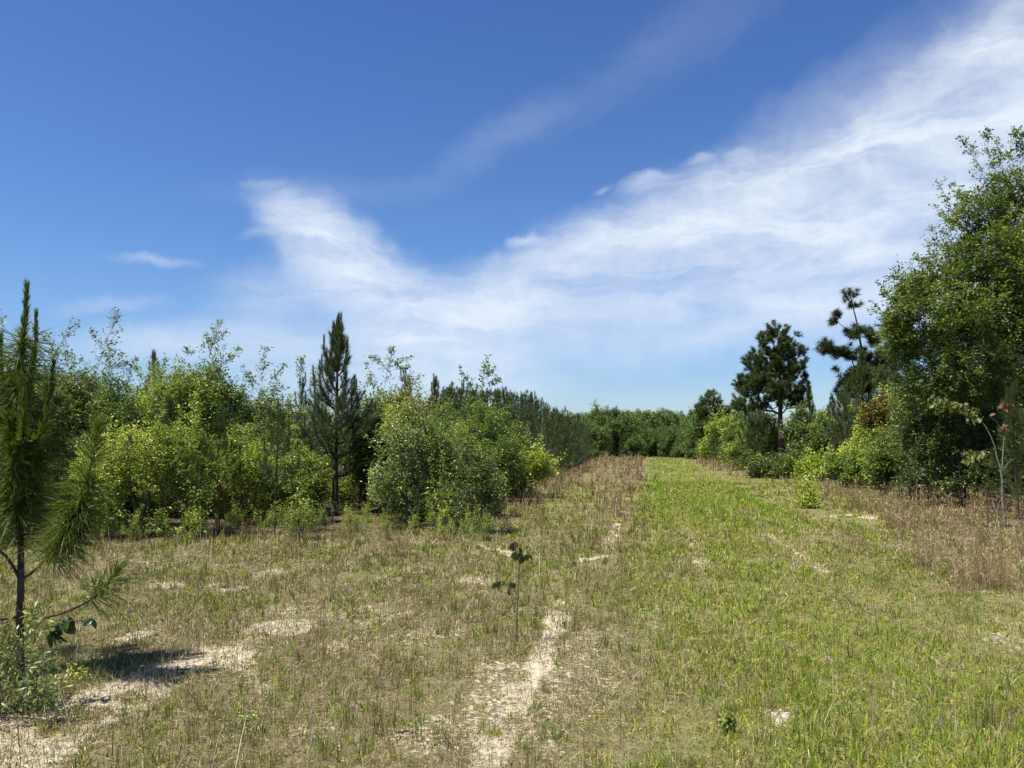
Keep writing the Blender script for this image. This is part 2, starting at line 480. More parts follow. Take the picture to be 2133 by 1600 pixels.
def broadleaf(name, label, cat, loc, seed, lobes, ncl, lpc, leaf, mat='oak', nst=3, H=3., group=None, twig=.22,
              shoots=(), rmin=.004, lean=(0, 0), bark='bark_oak', aspect=.5, top_spread=.5, shell=.5, zmin=.15,
              base_spread=.1, up=.38, wands=0, clump_f=0., accent=None, twigs=True, rz=0, shape='diamond', droop=0.0):
    rng = np.random.default_rng(seed)
    L_ = np.array(lobes, float)
    vol = L_[:, 3] * L_[:, 4] * L_[:, 5]
    pick = rng.choice(len(L_), ncl, p=vol ** .8 / (vol ** .8).sum())
    d = unit(rng.normal(size=(ncl, 3)))
    # irregular shell radius gives gaps and clumps
    nz = vnoise(d[:, 0] * 2.3 + pick * 7.1, d[:, 1] * 2.3 + d[:, 2] * 3.1, seed)
    r = (shell + (1 - shell) * rng.uniform(0, 1, ncl) ** .5) * (.55 + .85 * nz)
    C = L_[pick, :3] + d * L_[pick, 3:] * r[:, None]
    if clump_f > 0:
        g_ = vnoise(C[:, 0] * clump_f + 3.1 * C[:, 1] * clump_f * .4, C[:, 2] * clump_f * 1.2 + C[:, 1] * clump_f * .7, seed + 9)
        C = C[g_ > .31]
    C = C[C[:, 2] > zmin]
    shoot_pts = []
    for (p0, p1, nn) in shoots:
        p0, p1 = np.array(p0, float), np.array(p1, float)
        for k in range(nn):
            t = (k + 1) / nn
            bow = np.array([0, 0, .10 * np.linalg.norm(p1 - p0) * math.sin(t * pi)])
            shoot_pts.append(p0 + (p1 - p0) * t + bow * .5)
    stems = stems_from(rng, nst, H * .85, .1, top_spread, base_spread, 7, lean)
    for (p0, p1, nn) in shoots:      # long wand standing out of the crown
        p0, p1 = np.array(p0, float), np.array(p1, float)
        stems.append([p0 + (p1 - p0) * t + rng.normal(0, .012, 3) for t in np.linspace(0, 1, 6)])
    arr, par, cnt = skeleton(stems, C, rng)
    rad = rmin * cnt ** .42
    e = np.where(par >= 0)[0]
    wv, wq = tubes(arr[par[e]], arr[e], np.minimum(rad[par[e]], rad[e] * 1.35), rad[e], 5)
    # twigs
    cen = L_[:, :3].mean(0)
    nt_ = 4
    TW0 = np.repeat(C, nt_, 0)
    o = unit(TW0 - cen)
    td = unit(o * .7 + rng.normal(size=o.shape) * .75 + np.array([[0, 0, .35]]))
    TL = twig * rng.uniform(.5, 1.3, len(TW0))
    if len(shoots):
        S0, SD, SL = [], [], []
        for (p0, p1, nn) in shoots:
            p0, p1 = np.array(p0, float), np.array(p1, float)
            ax = (p1 - p0); ln = np.linalg.norm(ax); ax /= ln
            for k in range(nn * 3):
                t = rng.uniform(.15, 1)
                S0.append(p0 + (p1 - p0) * t)
                q = unit(rng.normal(size=3)); q = unit(q - ax * (q @ ax) + ax * rng.uniform(.3, 1.2))
                SD.append(q); SL.append(ln * rng.uniform(.12, .34) * (1.15 - t * .7))
        TW0 = np.concatenate([TW0, S0]); td = np.concatenate([td, SD]); TL = np.concatenate([TL, SL])
    if wands:
        # longer leafy shoots reaching up and out of the crown make its outline ragged
        zc = L_[:, :3][:, 2].max()
        cand = np.where(C[:, 2] > .35 * C[:, 2].max())[0]
        S0, SD, SL = [], [], []
        for k in rng.choice(cand, wands):
            o_ = unit(C[k] - np.array([0, 0, C[k][2] * .8])); ax = unit(o_ * rng.uniform(.2, .8) + np.array([0, 0, 1.]) * rng.uniform(.4, 1.1) + rng.normal(0, .2, 3))
            ln = twig * rng.uniform(1.3, 3.0)
            S0.append(C[k]); SD.append(ax); SL.append(ln)
            for q_ in range(5):
                t_ = rng.uniform(.2, .95); z_ = unit(rng.normal(size=3)); z_ = unit(z_ - ax * (z_ @ ax) + ax * rng.uniform(.3, 1.))
                S0.append(C[k] + ax * ln * t_); SD.append(z_); SL.append(ln * rng.uniform(.15, .35) * (1.2 - t_ * .7))
        TW0 = np.concatenate([TW0, S0]); td = np.concatenate([td, SD]); TL = np.concatenate([TL, SL])
    if twigs:
        tv, tq = tubes(TW0, TW0 + td * TL[:, None], np.full(len(TW0), rmin * .9), np.full(len(TW0), rmin * .35), 3)
        wq = np.concatenate([wq, tq + len(wv)]); wv = np.concatenate([wv, tv])
    per = max(1, int(round(lpc / nt_)))
    idx = np.repeat(np.arange(len(TW0)), per)
    t = rng.uniform(.1, 1.05, len(idx))
    LP = TW0[idx] + td[idx] * (TL[idx] * t)[:, None] + rng.normal(size=(len(idx), 3)) * leaf * .45
    cv = (vnoise(TW0[:, 0] * 1.7 + 11, TW0[:, 1] * 1.7 + TW0[:, 2] * 1.3, seed + 5) - .5) * .7 + rng.normal(0, .10, len(TW0))
    keep = LP[:, 2] > .03
    LP, idx = LP[keep], idx[keep]
    root = empty(name, (loc[0], loc[1], 0), label, cat, group, rz)
    part('trunk', make_mesh(name + '_wood', wv, quads=wq, smooth=True), M[bark], root)
    if accent is not None:
        # a differently coloured patch of foliage
        (ax_, ay_, az_, ar), amat, frac = accent
        near = np.linalg.norm(LP - np.array([ax_, ay_, az_]), axis=1) < ar
        sel = near & (rng.uniform(0, 1, len(LP)) < frac)
        part('young_leaves', leaves_mesh(name + '_leaves_b', LP[sel], leaf, rng, up, aspect, td[idx][sel], cv[idx][sel], droop=droop, shape=shape), M[amat], root)
        LP, idx = LP[~sel], idx[~sel]
    part('crown', leaves_mesh(name + '_leaves', LP, leaf, rng, up, aspect, td[idx], cv[idx], droop=droop, shape=shape), M[mat], root)
    return root


# ------------------------------------------------------------------ pines
class Needles:
    def __init__(s):
        s.a, s.b, s.ln, s.n, s.sp, s.v = [], [], [], [], [], []

    def add(s, a, b, ln, dens, spread, v=0.):
        a, b = np.array(a, float), np.array(b, float)
        L_ = np.linalg.norm(b - a)
        s.a.append(a); s.b.append(b); s.ln.append(ln); s.n.append(max(1, int(L_ * dens))); s.sp.append(spread); s.v.append(v)

    def mesh(s, name, rng, width, seg=1, droop=.12, bundle=1):
        a, b = np.array(s.a), np.array(s.b)
        cnt = np.maximum(1, np.array(s.n) // bundle)
        i = np.repeat(np.arange(len(a)), cnt)
        t = rng.uniform(0, 1, len(i))[:, None]
        P = a[i] * (1 - t) + b[i] * t
        ax = unit(b - a)[i]
        u, w = frame(ax)
        ph = rng.uniform(0, 2 * pi, len(i))[:, None]
        rad = u * np.cos(ph) + w * np.sin(ph)
        sp = np.array(s.sp)[i] * rng.uniform(.6, 1.35, len(i))
        d = unit(ax * np.cos(sp)[:, None] + rad * np.sin(sp)[:, None])
        if bundle > 1:
            i, P, d, sp = [np.repeat(q, bundle, 0) for q in (i, P, d, sp)]
            d = unit(d + rng.normal(0, .09, d.shape))
        ln = np.array(s.ln)[i] * rng.uniform(.7, 1.15, len(i))
        side = unit(np.cross(d, rng.normal(size=d.shape)))
        V, T, Q, k = strips(P, d, side, ln, width, droop * rng.uniform(.2, 1.6, len(i)) * np.sin(sp), seg=seg)
        v = np.clip(.45 + np.array(s.v)[i] + rng.normal(0, .18, len(i)), 0, 1)
        return make_mesh(name, V, tris=T, quads=Q, v=np.repeat(v, k))


def poly(p, n):
    """resample polyline"""
    p = np.array(p, float)
    seg = np.linalg.norm(np.diff(p, axis=0), axis=1); s = np.concatenate([[0], np.cumsum(seg)])
    t = np.linspace(0, s[-1], n)
    return np.stack([np.interp(t, s, p[:, k]) for k in range(3)], 1)


def pine(name, label, loc, seed, H, z0, profile, whorl=.45, nb=5, needle=.16, dens=260, width=.004, el=(60, 15), sub=3,
         mat='needle', candle=.25, group=None, rtrunk=None, bare=.35, spread=.75, seg=1, wob=.02, curve=.55, jitter=.25,
         rz=0, trunk_needles=.3, gaps=0.0, cat='pine tree', az_bias=None):
    """profile(t)->branch length in m for t=0 (crown base) .. 1 (top)"""
    rng = np.random.default_rng(seed)
    nd = Needles()
    A, B, R0, R1 = [], [], [], []

    def wood(pts, r0, r1):
        n = len(pts) - 1
        for k in range(n):
            A.append(pts[k]); B.append(pts[k + 1])
            R0.append(r0 + (r1 - r0) * k / n); R1.append(r0 + (r1 - r0) * (k + 1) / n)

    rt = rtrunk or H * .013
    zs = np.linspace(0, H, 12)
    ox = np.cumsum(rng.normal(0, wob * H / 8, 12)) * .5; oy = np.cumsum(rng.normal(0, wob * H / 8, 12)) * .5
    ox[0] = oy[0] = 0; 
    trunk = np.stack([ox, oy, zs], 1)
    tr = lambda z: np.array([np.interp(z, zs, ox), np.interp(z, zs, oy), z])
    wood(trunk, rt, .006)
    nd.add(tr(H - candle * 1.6), tr(H), needle * .75, dens * 1.5, spread * .55, .05)
    if trunk_needles > 0:
        nd.add(tr(H * (1 - trunk_needles)), tr(H - candle), needle, dens * .8, spread * 1.1, -.05)
    z = z0; ga = rng.uniform(0, 6)
    while z < H - candle * .7:
        t = (z - z0) / (H - z0)
        Lb = profile(t)
        ga += 2.4
        for k in range(nb):
            if rng.uniform() < gaps: continue
            a = ga + 2 * pi * k / nb + rng.normal(0, jitter)
            Lk = Lb * rng.uniform(.72, 1.15)
            if az_bias is not None: Lk *= az_bias(a, t)
            if Lk < .12: continue
            e0 = radians(el[1] + (el[0] - el[1]) * t + rng.normal(0, 6))
            zz = z + rng.uniform(-.3, .3) * whorl
            p = tr(zz); h = np.array([cos(a), sin(a), 0])
            pts = [p]; e = e0; n = 6
            for q in range(n):
                pts.append(pts[-1] + (h * cos(e) + np.array([0, 0, sin(e)])) * Lk / n)
                e += curve * radians(60) / n
                h = unit(h + rng.normal(0, .05, 3) * np.array([1, 1, 0]))
            pts = np.array(pts)
            wood(pts, max(.004, rt * .30 * (Lk / max(profile(.3), .3))), .003)
            b0 = int(n * bare)
            for q in range(b0, n):
                nd.add(pts[q], pts[q + 1], needle * (1.3 - .4 * t), dens, spread * (1.5 - .6 * t), rng.normal(0, .06))
            # candle
            tip = pts[-1]; cd = unit(pts[-1] - pts[-2] + np.array([0, 0, .8]))
            cl = candle * rng.uniform(.5, 1.0)
            wood([tip, tip + cd * cl], .004, .002)
            nd.add(tip, tip + cd * cl, needle * .8, dens * 1.3, spread * .6, .08)
            for s_ in range(sub):
                q = rng.integers(max(1, b0), n)
                sgn = 1 if s_ % 2 else -1
                dd = unit(pts[q] - pts[q - 1])
                sidev = np.array([-h[1], h[0], 0]) * sgn
                dd = unit(dd * .9 + sidev * rng.uniform(.5, 1.) + np.array([0, 0, rng.uniform(0, .5)]))
                ls = Lk * rng.uniform(.2, .42)
                p1 = pts[q] + dd * ls * .6; p2 = p1 + unit(dd + np.array([0, 0, .7])) * ls * .5
                wood([pts[q], p1, p2], .004, .002)
                nd.add(pts[q] + dd * ls * .25, p1, needle * (1.3 - .4 * t), dens, spread * (1.4 - .5 * t), rng.normal(0, .06))
                nd.add(p1, p2, needle * .9, dens * 1.2, spread * .75, .05)
        z += whorl * rng.uniform(.8, 1.2)
    root = empty(name, (loc[0], loc[1], 0), label, cat, group, rz)
    wv, wq = tubes(A, B, R0, R1, 6 if H > 3 else 5)
    part('trunk', make_mesh(name + '_wood', wv, quads=wq, smooth=True), M['bark_pine'], root)
    part('crown', nd.mesh(name + '_needles', rng, width, seg), M[mat], root)
    return root




def tuftpine(name, label, loc, seed, H, lobes, ncl, needle=.2, dens=60, width=.018, shoot=.25, spread=.9, up=.6, rtrunk=.15, mat='needle', trunk_pts=None,
             rmin=.009, shell=.3, sub=3, group=None, extra=(), cat='pine tree', seg=1, top_r=.02, vj=.08):
    """pine whose crown is a set of needle tufts on a grown branch skeleton"""
    rng = np.random.default_rng(seed)
    L_ = np.array(lobes, float)
    vol = L_[:, 3] * L_[:, 4] * L_[:, 5]
    pick = rng.choice(len(L_), ncl, p=vol ** .75 / (vol ** .75).sum())
    d = unit(rng.normal(size=(ncl, 3)))
    r = shell + (1 - shell) * rng.uniform(0, 1, ncl) ** .5
    C = L_[pick, :3] + d * L_[pick, 3:] * r[:, None]
    if len(extra): C = np.concatenate([C, np.array(extra, float)])
    C = C[C[:, 2] > .25]
    tp = trunk_pts or [(0, 0, 0), (0, 0, H)]
    q = poly(tp, 18)
    w = rng.normal(0, .012 * H / 9, q.shape); w[0] = 0; w[:, 2] = 0
    q = q + w
    arr, par, cnt = skeleton([[tuple(p) for p in q]], C, rng, .12)
    rad = rmin * cnt ** .40
    nt_ = len(q)
    rad[:nt_] = np.maximum(np.linspace(rtrunk, top_r, nt_), rad[:nt_] * .5)
    e = np.where(par >= 0)[0]
    wv, wq = tubes(arr[par[e]], arr[e], np.minimum(rad[par[e]], rad[e] * 1.4), rad[e], 6)
    nd = Needles()
    axis = lambda z: np.array([np.interp(z, q[:, 2], q[:, 0]), np.interp(z, q[:, 2], q[:, 1])])
    tw = []
    for c in C:
        h = c[:2] - axis(c[2]); h = h / (np.linalg.norm(h) + 1e-6)
        for s_ in range(sub):
            dd = unit(np.array([h[0], h[1], 0]) * (1 - up) + np.array([0, 0, up * 1.3]) + rng.normal(size=3) * (.42 if s_ else .2))
            ln = shoot * rng.uniform(.6, 1.25)
            b = c + rng.normal(size=3) * shoot * .35 * (s_ > 0)
            nd.add(b, b + dd * ln, needle, dens, spread, rng.normal(0, vj))
            tw.append((c, b)) if s_ else None
            tw.append((b, b + dd * ln))
    tA = np.array([t[0] for t in tw]); tB = np.array([t[1] for t in tw])
    k = np.linalg.norm(tB - tA, axis=1) > 1e-4
    tv, tq = tubes(tA[k], tB[k], np.full(k.sum(), rmin * .9), np.full(k.sum(), rmin * .6), 3)
    root = empty(name, (loc[0], loc[1], 0), label, cat, group)
    part('trunk', make_mesh(name + '_wood', np.concatenate([wv, tv]), quads=np.concatenate([wq, tq + len(wv)]), smooth=True), M['bark_pine'], root)
    part('crown', nd.mesh(name + '_needles', rng, width, seg), M[mat], root)
    return root

# ------------------------------------------------------------------ ground zones (world metres)
def px_line(pts):
    return [ground_at(px, py) for (px, py) in pts]


def line_dist(X, Y, pts):
    best = np.full(np.shape(X), 1e9)
    for (x0, y0), (x1, y1) in zip(pts[:-1], pts[1:]):
        dx, dy = x1 - x0, y1 - y0
        t = np.clip(((X - x0) * dx + (Y - y0) * dy) / (dx * dx + dy * dy + 1e-9), 0, 1)
        best = np.minimum(best, np.hypot(X - x0 - t * dx, Y - y0 - t * dy))
    return best


TRACKS = [  # bare sandy strips: photo polyline on the ground, half width m, strength
    (px_line([(1285, 1092), (1278, 1120), (1262, 1160), (1200, 1172)]), .09, .9),
    (px_line([(1190, 1238), (1165, 1262), (1150, 1300), (1120, 1380)]), .08, .85),
    (px_line([(1130, 1375), (1095, 1410), (1065, 1470), (1025, 1550), (1000, 1620), (960, 1700)]), .06, 1.1),
    (px_line([(-120, 1600), (0, 1545), (170, 1490), (300, 1425), (430, 1375), (520, 1335), (600, 1300)]), .24, 1.25),
    (px_line([(180, 1415), (330, 1400), (450, 1385)]), .2, .8),
    (px_line([(280, 1330), (360, 1290)]), .14, .7),
    (px_line([(340, 1215), (430, 1213), (480, 1222)]), .14, .9),
    (px_line([(925, 1218), (985, 1208), (1010, 1212)]), .13, .9),
    (px_line([(1000, 1130), (1080, 1160), (1130, 1162), (1210, 1165)]), .13, .7),
    (px_line([(470, 1560), (560, 1500), (560, 1430), (520, 1400)]), .10, .4),
    (px_line([(690, 1350), (770, 1290), (900, 1260)]), .10, .45),
    (px_line([(0, 1600), (60, 1560), (0, 1520)]), .25, .9),
    (px_line([(1580, 1098), (1640, 1135), (1700, 1180), (1725, 1190)]), .07, .62),
    (px_line([(1415, 1088), (1425, 1105), (1450, 1150), (1470, 1185)]), .09, .55),
    (px_line([(1715, 1078), (1765, 1072), (1810, 1080)]), .35, .55),
    (px_line([(1590, 1525), (1640, 1500), (1620, 1480)]), .08, .6),
]


def road_x(Y):
    return 3.4 + 0.187 * (Y - 10.7) - 0.0011 * np.maximum(Y - 45, 0) ** 1.5


def sand_mask(X, Y):
    S = np.zeros(np.shape(X))
    wob = (fbm(X * 2.2, Y * 1.3, 3, 3) - .5)
    for pts, hw, st in TRACKS:
        d = line_dist(X, Y, pts)
        S = np.maximum(S, st * (1 - sstep(hw * .45, hw * 1.9, d + wob * .22)))
    # scattered thin spots in the dry left part of the field
    S = S * (.30 + 1.1 * sstep(.30, .62, fbm(X * 2.6, Y * 1.9, 14, 3)))
    d = X - road_x(Y)
    left = 1 - sstep(-2.3, -.9, d)
    n = fbm(X * 1.25 + 5, Y * .85, 11, 4)
    S = np.maximum(S, left * (.04 + sstep(.56, .72, n) * .36) * (1 - sstep(14, 22, Y)))
    n2 = fbm(X * 1.6 + 50, Y * 1.1, 12, 4)
    S = np.maximum(S, (1 - left) * sstep(.60, .76, n2) * .35 * (1 - sstep(12, 20, Y)))
    return np.clip(S, 0, 1)


def lush_mask(X, Y):
    """fresh green grass: the mown track and the near right"""
    d = X - road_x(Y)
    wob = (fbm(X * .8, Y * .5, 21, 3) - .5)
    strip = (1 - sstep(1.3, 2.2, np.abs(d + wob * .6)))
    near = sstep(-2.2, -.5, d + wob) * (1 - sstep(2.6, 4.0, d + wob)) * (1 - sstep(9, 14, Y))
    far = sstep(12, 20, Y)
    return np.clip(strip * (.45 + .55 * far) + near * .45, 0, 1)


def red_mask(X, Y):
    """standing broomsedge"""
    d = X - road_x(Y)
    wob = (fbm(X * .5 + 9, Y * .25, 31, 3) - .5)
    a = sstep(26, 36, Y) * sstep(-8.5, -7.5, d + wob) * (1 - sstep(-2.3, -1.9, d + wob * .5))
    b = sstep(15, 20, Y) * sstep(-3.3, -2.9, d + wob * .6) * (1 - sstep(-2.2, -1.9, d + wob * .6)) * .8
    c = sstep(8.7, 9.4, Y + wob * 2) * (1 - sstep(20.5, 21.5, Y)) * sstep(5.0, 5.7, X + wob * 1.2 - (Y - 9.9) * .36)
    e = sstep(38, 48, Y) * sstep(1.9, 2.4, d + wob * .5) * (1 - sstep(6, 8, d))
    return np.clip(np.maximum.reduce([a, b, c, e]), 0, 1)


def wood_edge_left(Y):
    """x of the scrub edge on the left"""
    return np.interp(Y, [0, 4, 10, 13.5, 14.6, 22, 26, 40, 60, 110], [-9, -6.5, -8.5, -9.0, -.7, -.2, .4, 1.6, 4.6, 10])


def wood_edge_right(Y):
    return np.interp(Y, [0, 10, 17, 20, 30, 40, 60, 110], [9, 9.5, 11.5, 10, 12.5, 14.5, 17, 24])


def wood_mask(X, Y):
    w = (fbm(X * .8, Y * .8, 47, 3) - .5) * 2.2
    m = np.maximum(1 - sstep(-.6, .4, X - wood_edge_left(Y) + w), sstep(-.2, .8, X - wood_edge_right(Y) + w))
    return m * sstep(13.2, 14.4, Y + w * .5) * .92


def ground_z(X, Y):
    d = X - road_x(Y)
    rut = -.035 * (np.exp(-((np.abs(d) - .82) / .22) ** 2)) * sstep(6, 10, Y) * (1 - sstep(60, 90, Y))
    z = (fbm(X * .35, Y * .35, 41, 3) - .5) * .10 + (fbm(X * 3, Y * 3, 42, 2) - .5) * .018
    hx, hy = ground_at(1770, 1085)
    z = z + .10 * np.exp(-(((X - hx) / .6) ** 2 + ((Y - hy) / .5) ** 2))
    fade = 1 - sstep(60, 150, np.hypot(X, Y))
    return (z + rut) * fade


def build_ground():
    def axis(a, b, lo, hi, step, g):
        c = list(np.arange(a, b + 1e-6, step))
        s = step; x = c[-1]
        while x < hi: s *= g; x += s; c.append(x)
        s = step; x = c[0]
        while x > lo: s *= g; x -= s; c.insert(0, x)
        return np.array(c)
    xs = axis(-5, 6, -1800, 1800, .04, 1.045)
    ys = axis(3, 12, -60, 2600, .04, 1.04)
    X, Y = np.meshgrid(xs, ys)
    X, Y = X.ravel(), Y.ravel()
    Z = ground_z(X, Y)
    nx, ny = len(xs), len(ys)
    i = (np.arange(ny - 1)[:, None] * nx + np.arange(nx - 1)[None]).ravel()
    Q = np.stack([i, i + 1, i + nx + 1, i + nx], 1)
    S, G, R = sand_mask(X, Y), lush_mask(X, Y), red_mask(X, Y)
    col = np.stack([S, G, R], 1)
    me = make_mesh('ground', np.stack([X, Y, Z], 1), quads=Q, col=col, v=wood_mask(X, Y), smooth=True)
    m, N, L = new_mat('sandy_ground')
    out = N.new('ShaderNodeOutputMaterial'); pb = N.new('ShaderNodeBsdfPrincipled'); pb.inputs['Roughness'].default_value = .95
    pb.inputs['Specular IOR Level'].default_value = .1
    a = N.new('ShaderNodeAttribute'); a.attribute_name = 'col'
    sep = N.new('ShaderNodeSeparateColor'); L.new(a.outputs['Color'], sep.inputs[0])
    geo = N.new('ShaderNodeNewGeometry')

    def noise(scale, det, rough=.6, dist=0):
        n = N.new('ShaderNodeTexNoise'); n.inputs['Scale'].default_value = scale; n.inputs['Detail'].default_value = det
        n.inputs['Roughness'].default_value = rough; n.inputs['Distortion'].default_value = dist
        L.new(geo.outputs['Position'], n.inputs['Vector']); return n.outputs[0]

    def ramp(x, stops):
        r = N.new('ShaderNodeValToRGB'); L.new(x, r.inputs[0])
        while len(r.color_ramp.elements) < len(stops): r.color_ramp.elements.new(.5)
        for e, (p, c) in zip(r.color_ramp.elements, stops): e.position = p; e.color = (*c, 1)
        return r.outputs[0]

    def mix(f, c1, c2):
        n = N.new('ShaderNodeMix'); n.data_type = 'RGBA'
        L.new(f, n.inputs[0]); L.new(c1, n.inputs[6]); L.new(c2, n.inputs[7]); return n.outputs[2]
    sand = ramp(noise(14, 8, .65), [(.30, (.24, .19, .13)), (.48, (.42, .36, .26)), (.70, (.57, .51, .40))])
    litter = ramp(noise(38, 8, .75, .8), [(.34, (.035, .026, .016)), (.48, (.12, .092, .055)), (.60, (.22, .18, .11)), (.72, (.38, .315, .20))])
    green = ramp(noise(9, 8, .7), [(.30, (.06, .065, .02)), (.5, (.15, .155, .042)), (.7, (.30, .29, .09))])
    red = ramp(noise(6, 8, .7), [(.30, (.08, .05, .03)), (.5, (.17, .11, .07)), (.7, (.26, .19, .12))])
    # break the sand edge with fine noise
    ms = N.new('ShaderNodeMath'); ms.operation = 'ADD'; L.new(sep.outputs[0], ms.inputs[0])
    nn = N.new('ShaderNodeMath'); nn.operation = 'MULTIPLY_ADD'; L.new(noise(24, 7, .7, .4), nn.inputs[0]); nn.inputs[1].default_value = 3.4; nn.inputs[2].default_value = -1.7
    L.new(nn.outputs[0], ms.inputs[1])
    mr = N.new('ShaderNodeMapRange'); mr.interpolation_type = 'SMOOTHSTEP'; L.new(ms.outputs[0], mr.inputs[0])
    mr.inputs[1].default_value = .42; mr.inputs[2].default_value = .62
    # beyond the near field the blades are sparse, so the turf colour itself counts
    dist = N.new('ShaderNodeVectorMath'); dist.operation = 'LENGTH'; L.new(geo.outputs['Position'], dist.inputs[0])
    fm = N.new('ShaderNodeMapRange'); L.new(dist.outputs['Value'], fm.inputs[0]); fm.inputs[1].default_value = 8; fm.inputs[2].default_value = 30
    fm.inputs[3].default_value = .25; fm.inputs[4].default_value = .75
    turf = mix(fm.outputs[0], litter, green)
    gg = N.new('ShaderNodeMath'); gg.operation = 'MULTIPLY'; L.new(sep.outputs[1], gg.inputs[0]); gg.inputs[1].default_value = .6
    c = mix(gg.outputs[0], turf, green)
    rr = N.new('ShaderNodeMath'); rr.operation = 'MULTIPLY'; L.new(sep.outputs[2], rr.inputs[0]); rr.inputs[1].default_value = .45
    c = mix(rr.outputs[0], c, red)
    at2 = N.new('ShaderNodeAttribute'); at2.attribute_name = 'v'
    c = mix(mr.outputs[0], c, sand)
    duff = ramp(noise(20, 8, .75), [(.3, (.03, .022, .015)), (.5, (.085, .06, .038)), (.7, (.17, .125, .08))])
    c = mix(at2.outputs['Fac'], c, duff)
    L.new(c, pb.inputs['Base Color'])
    bu = N.new('ShaderNodeBump'); bu.inputs['Distance'].default_value = .02; bu.inputs['Strength'].default_value = .8
    L.new(noise(30, 8, .75), bu.inputs['Height']); L.new(bu.outputs[0], pb.inputs['Normal'])
    L.new(pb.outputs[0], out.inputs[0])
    me.materials.append(m)
    o = bpy.data.objects.new('ground', me); o['kind'] = 'structure'
    COL.objects.link(o)


build_ground()

# ------------------------------------------------------------------ grass
PAL = dict(green=(.130, .200, .026), fresh=(.215, .315, .034), yel=(.37, .375, .062), straw=(.47, .40, .19), olive=(.150, .165, .032),
           brown=(.14, .092, .05), red=(.22, .118, .066), grey=(.28, .235, .135), pale=(0.576, 0.520, 0.384), tan=(0.368, 0.280, 0.184))
PK = list(PAL); PC = np.array([PAL[k] for k in PK])


def pick_colors(W, rng):
    """W: n x len(PAL) weights -> colours"""
    W = W / W.sum(1, keepdims=True)
    c = W.cumsum(1); r = rng.uniform(0, 1, len(W))[:, None]
    return (r > c).sum(1).clip(0, len(PK) - 1)


def weights(X, Y, base):
    W = np.zeros((len(X), len(PK)))
    for k, v in base.items(): W[:, PK.index(k)] += v
    return W


def scatter(n, y0, y1, rng, p=1.6, margin=1.6, slope=.72):
    """points in the wedge in front of the camera, thinning with distance"""
    u = rng.uniform(0, 1, n)
    a = 2 - p
    if abs(a) < 1e-6: Y = y0 * (y1 / y0) ** u
    else: Y = (y0 ** a + u * (y1 ** a - y0 ** a)) ** (1 / a)
    X = rng.uniform(-1, 1, n) * (slope * Y + margin)
    return X, Y


def tufts(name, X, Y, rng, nb, length, width, lean, colors, W, bend=.35, seg=2, mat='grass', r0=.02, flat=0.0, jit=.22):
    n = len(X)
    lw = rng.uniform(.65, 1.35, n)
    i = np.repeat(np.arange(n), nb)
    m = len(i)
    Z = ground_z(X, Y)
    P = np.stack([X[i] + rng.normal(0, 1, m) * r0, Y[i] + rng.normal(0, 1, m) * r0, Z[i] - .003 + flat * rng.uniform(0, .02, m)], 1)
    a = rng.uniform(0, 2 * pi, m); l = np.abs(rng.normal(0, 1, m)) * lean[i] if isinstance(lean, np.ndarray) else np.abs(rng.normal(0, 1, m)) * lean
    l = np.clip(l, 0, 1.5)
    d = np.stack([np.cos(a) * np.sin(l), np.sin(a) * np.sin(l), np.cos(l)], 1)
    side = unit(np.cross(d, rng.normal(size=(m, 3))))
    L_ = (length[i] if isinstance(length, np.ndarray) else length) * lw[i] * rng.uniform(.45, 1.15, m)
    Wd = (width[i] if isinstance(width, np.ndarray) else width) * rng.uniform(.7, 1.3, m)
    V, T, Q, k = strips(P, d, side, L_, Wd, bend * rng.uniform(.2, 1.6, m) * np.clip(.3 + l, 0, 1), seg=seg)
    V[:, 2] = np.maximum(V[:, 2], -.07)
    ci = pick_colors(W[i] , rng)
    same = rng.uniform(0, 1, m) < .55            # most blades of a tuft share its colour
    ct = pick_colors(W, rng)
    ci = np.where(same, ct[i], ci)
    C = PC[ci] * rng.uniform(1 - jit, 1 + jit, (m, 1)) * (1 + rng.normal(0, .06, (m, 3)))
    return V, T, Q, np.repeat(np.clip(C, .005, .9), k, 0)


def merge(parts):
    Vs, Ts, Qs, Cs = [], [], [], []
    o = 0
    for V, T, Q, C in parts:
        Vs.append(V); Cs.append(C)
        if T is not None: Ts.append(T + o)
        if Q is not None: Qs.append(Q + o)
        o += len(V)
    return np.concatenate(Vs), (np.concatenate(Ts) if Ts else None), (np.concatenate(Qs) if Qs else None), np.concatenate(Cs)


def stuff(name, parts, mat, label, cat):
    V, T, Q, C = merge(parts)
    me = make_mesh(name, V, tris=T, quads=Q, col=C)
    me.materials.append(M[mat])
    o = bpy.data.objects.new(name, me)
    o['kind'] = 'stuff'; o['label'] = label; o['category'] = cat
    COL.objects.link(o)
    return o


def wset(W, mask, **kw):
    for k, v in kw.items(): W[:, PK.index(k)] += mask * v


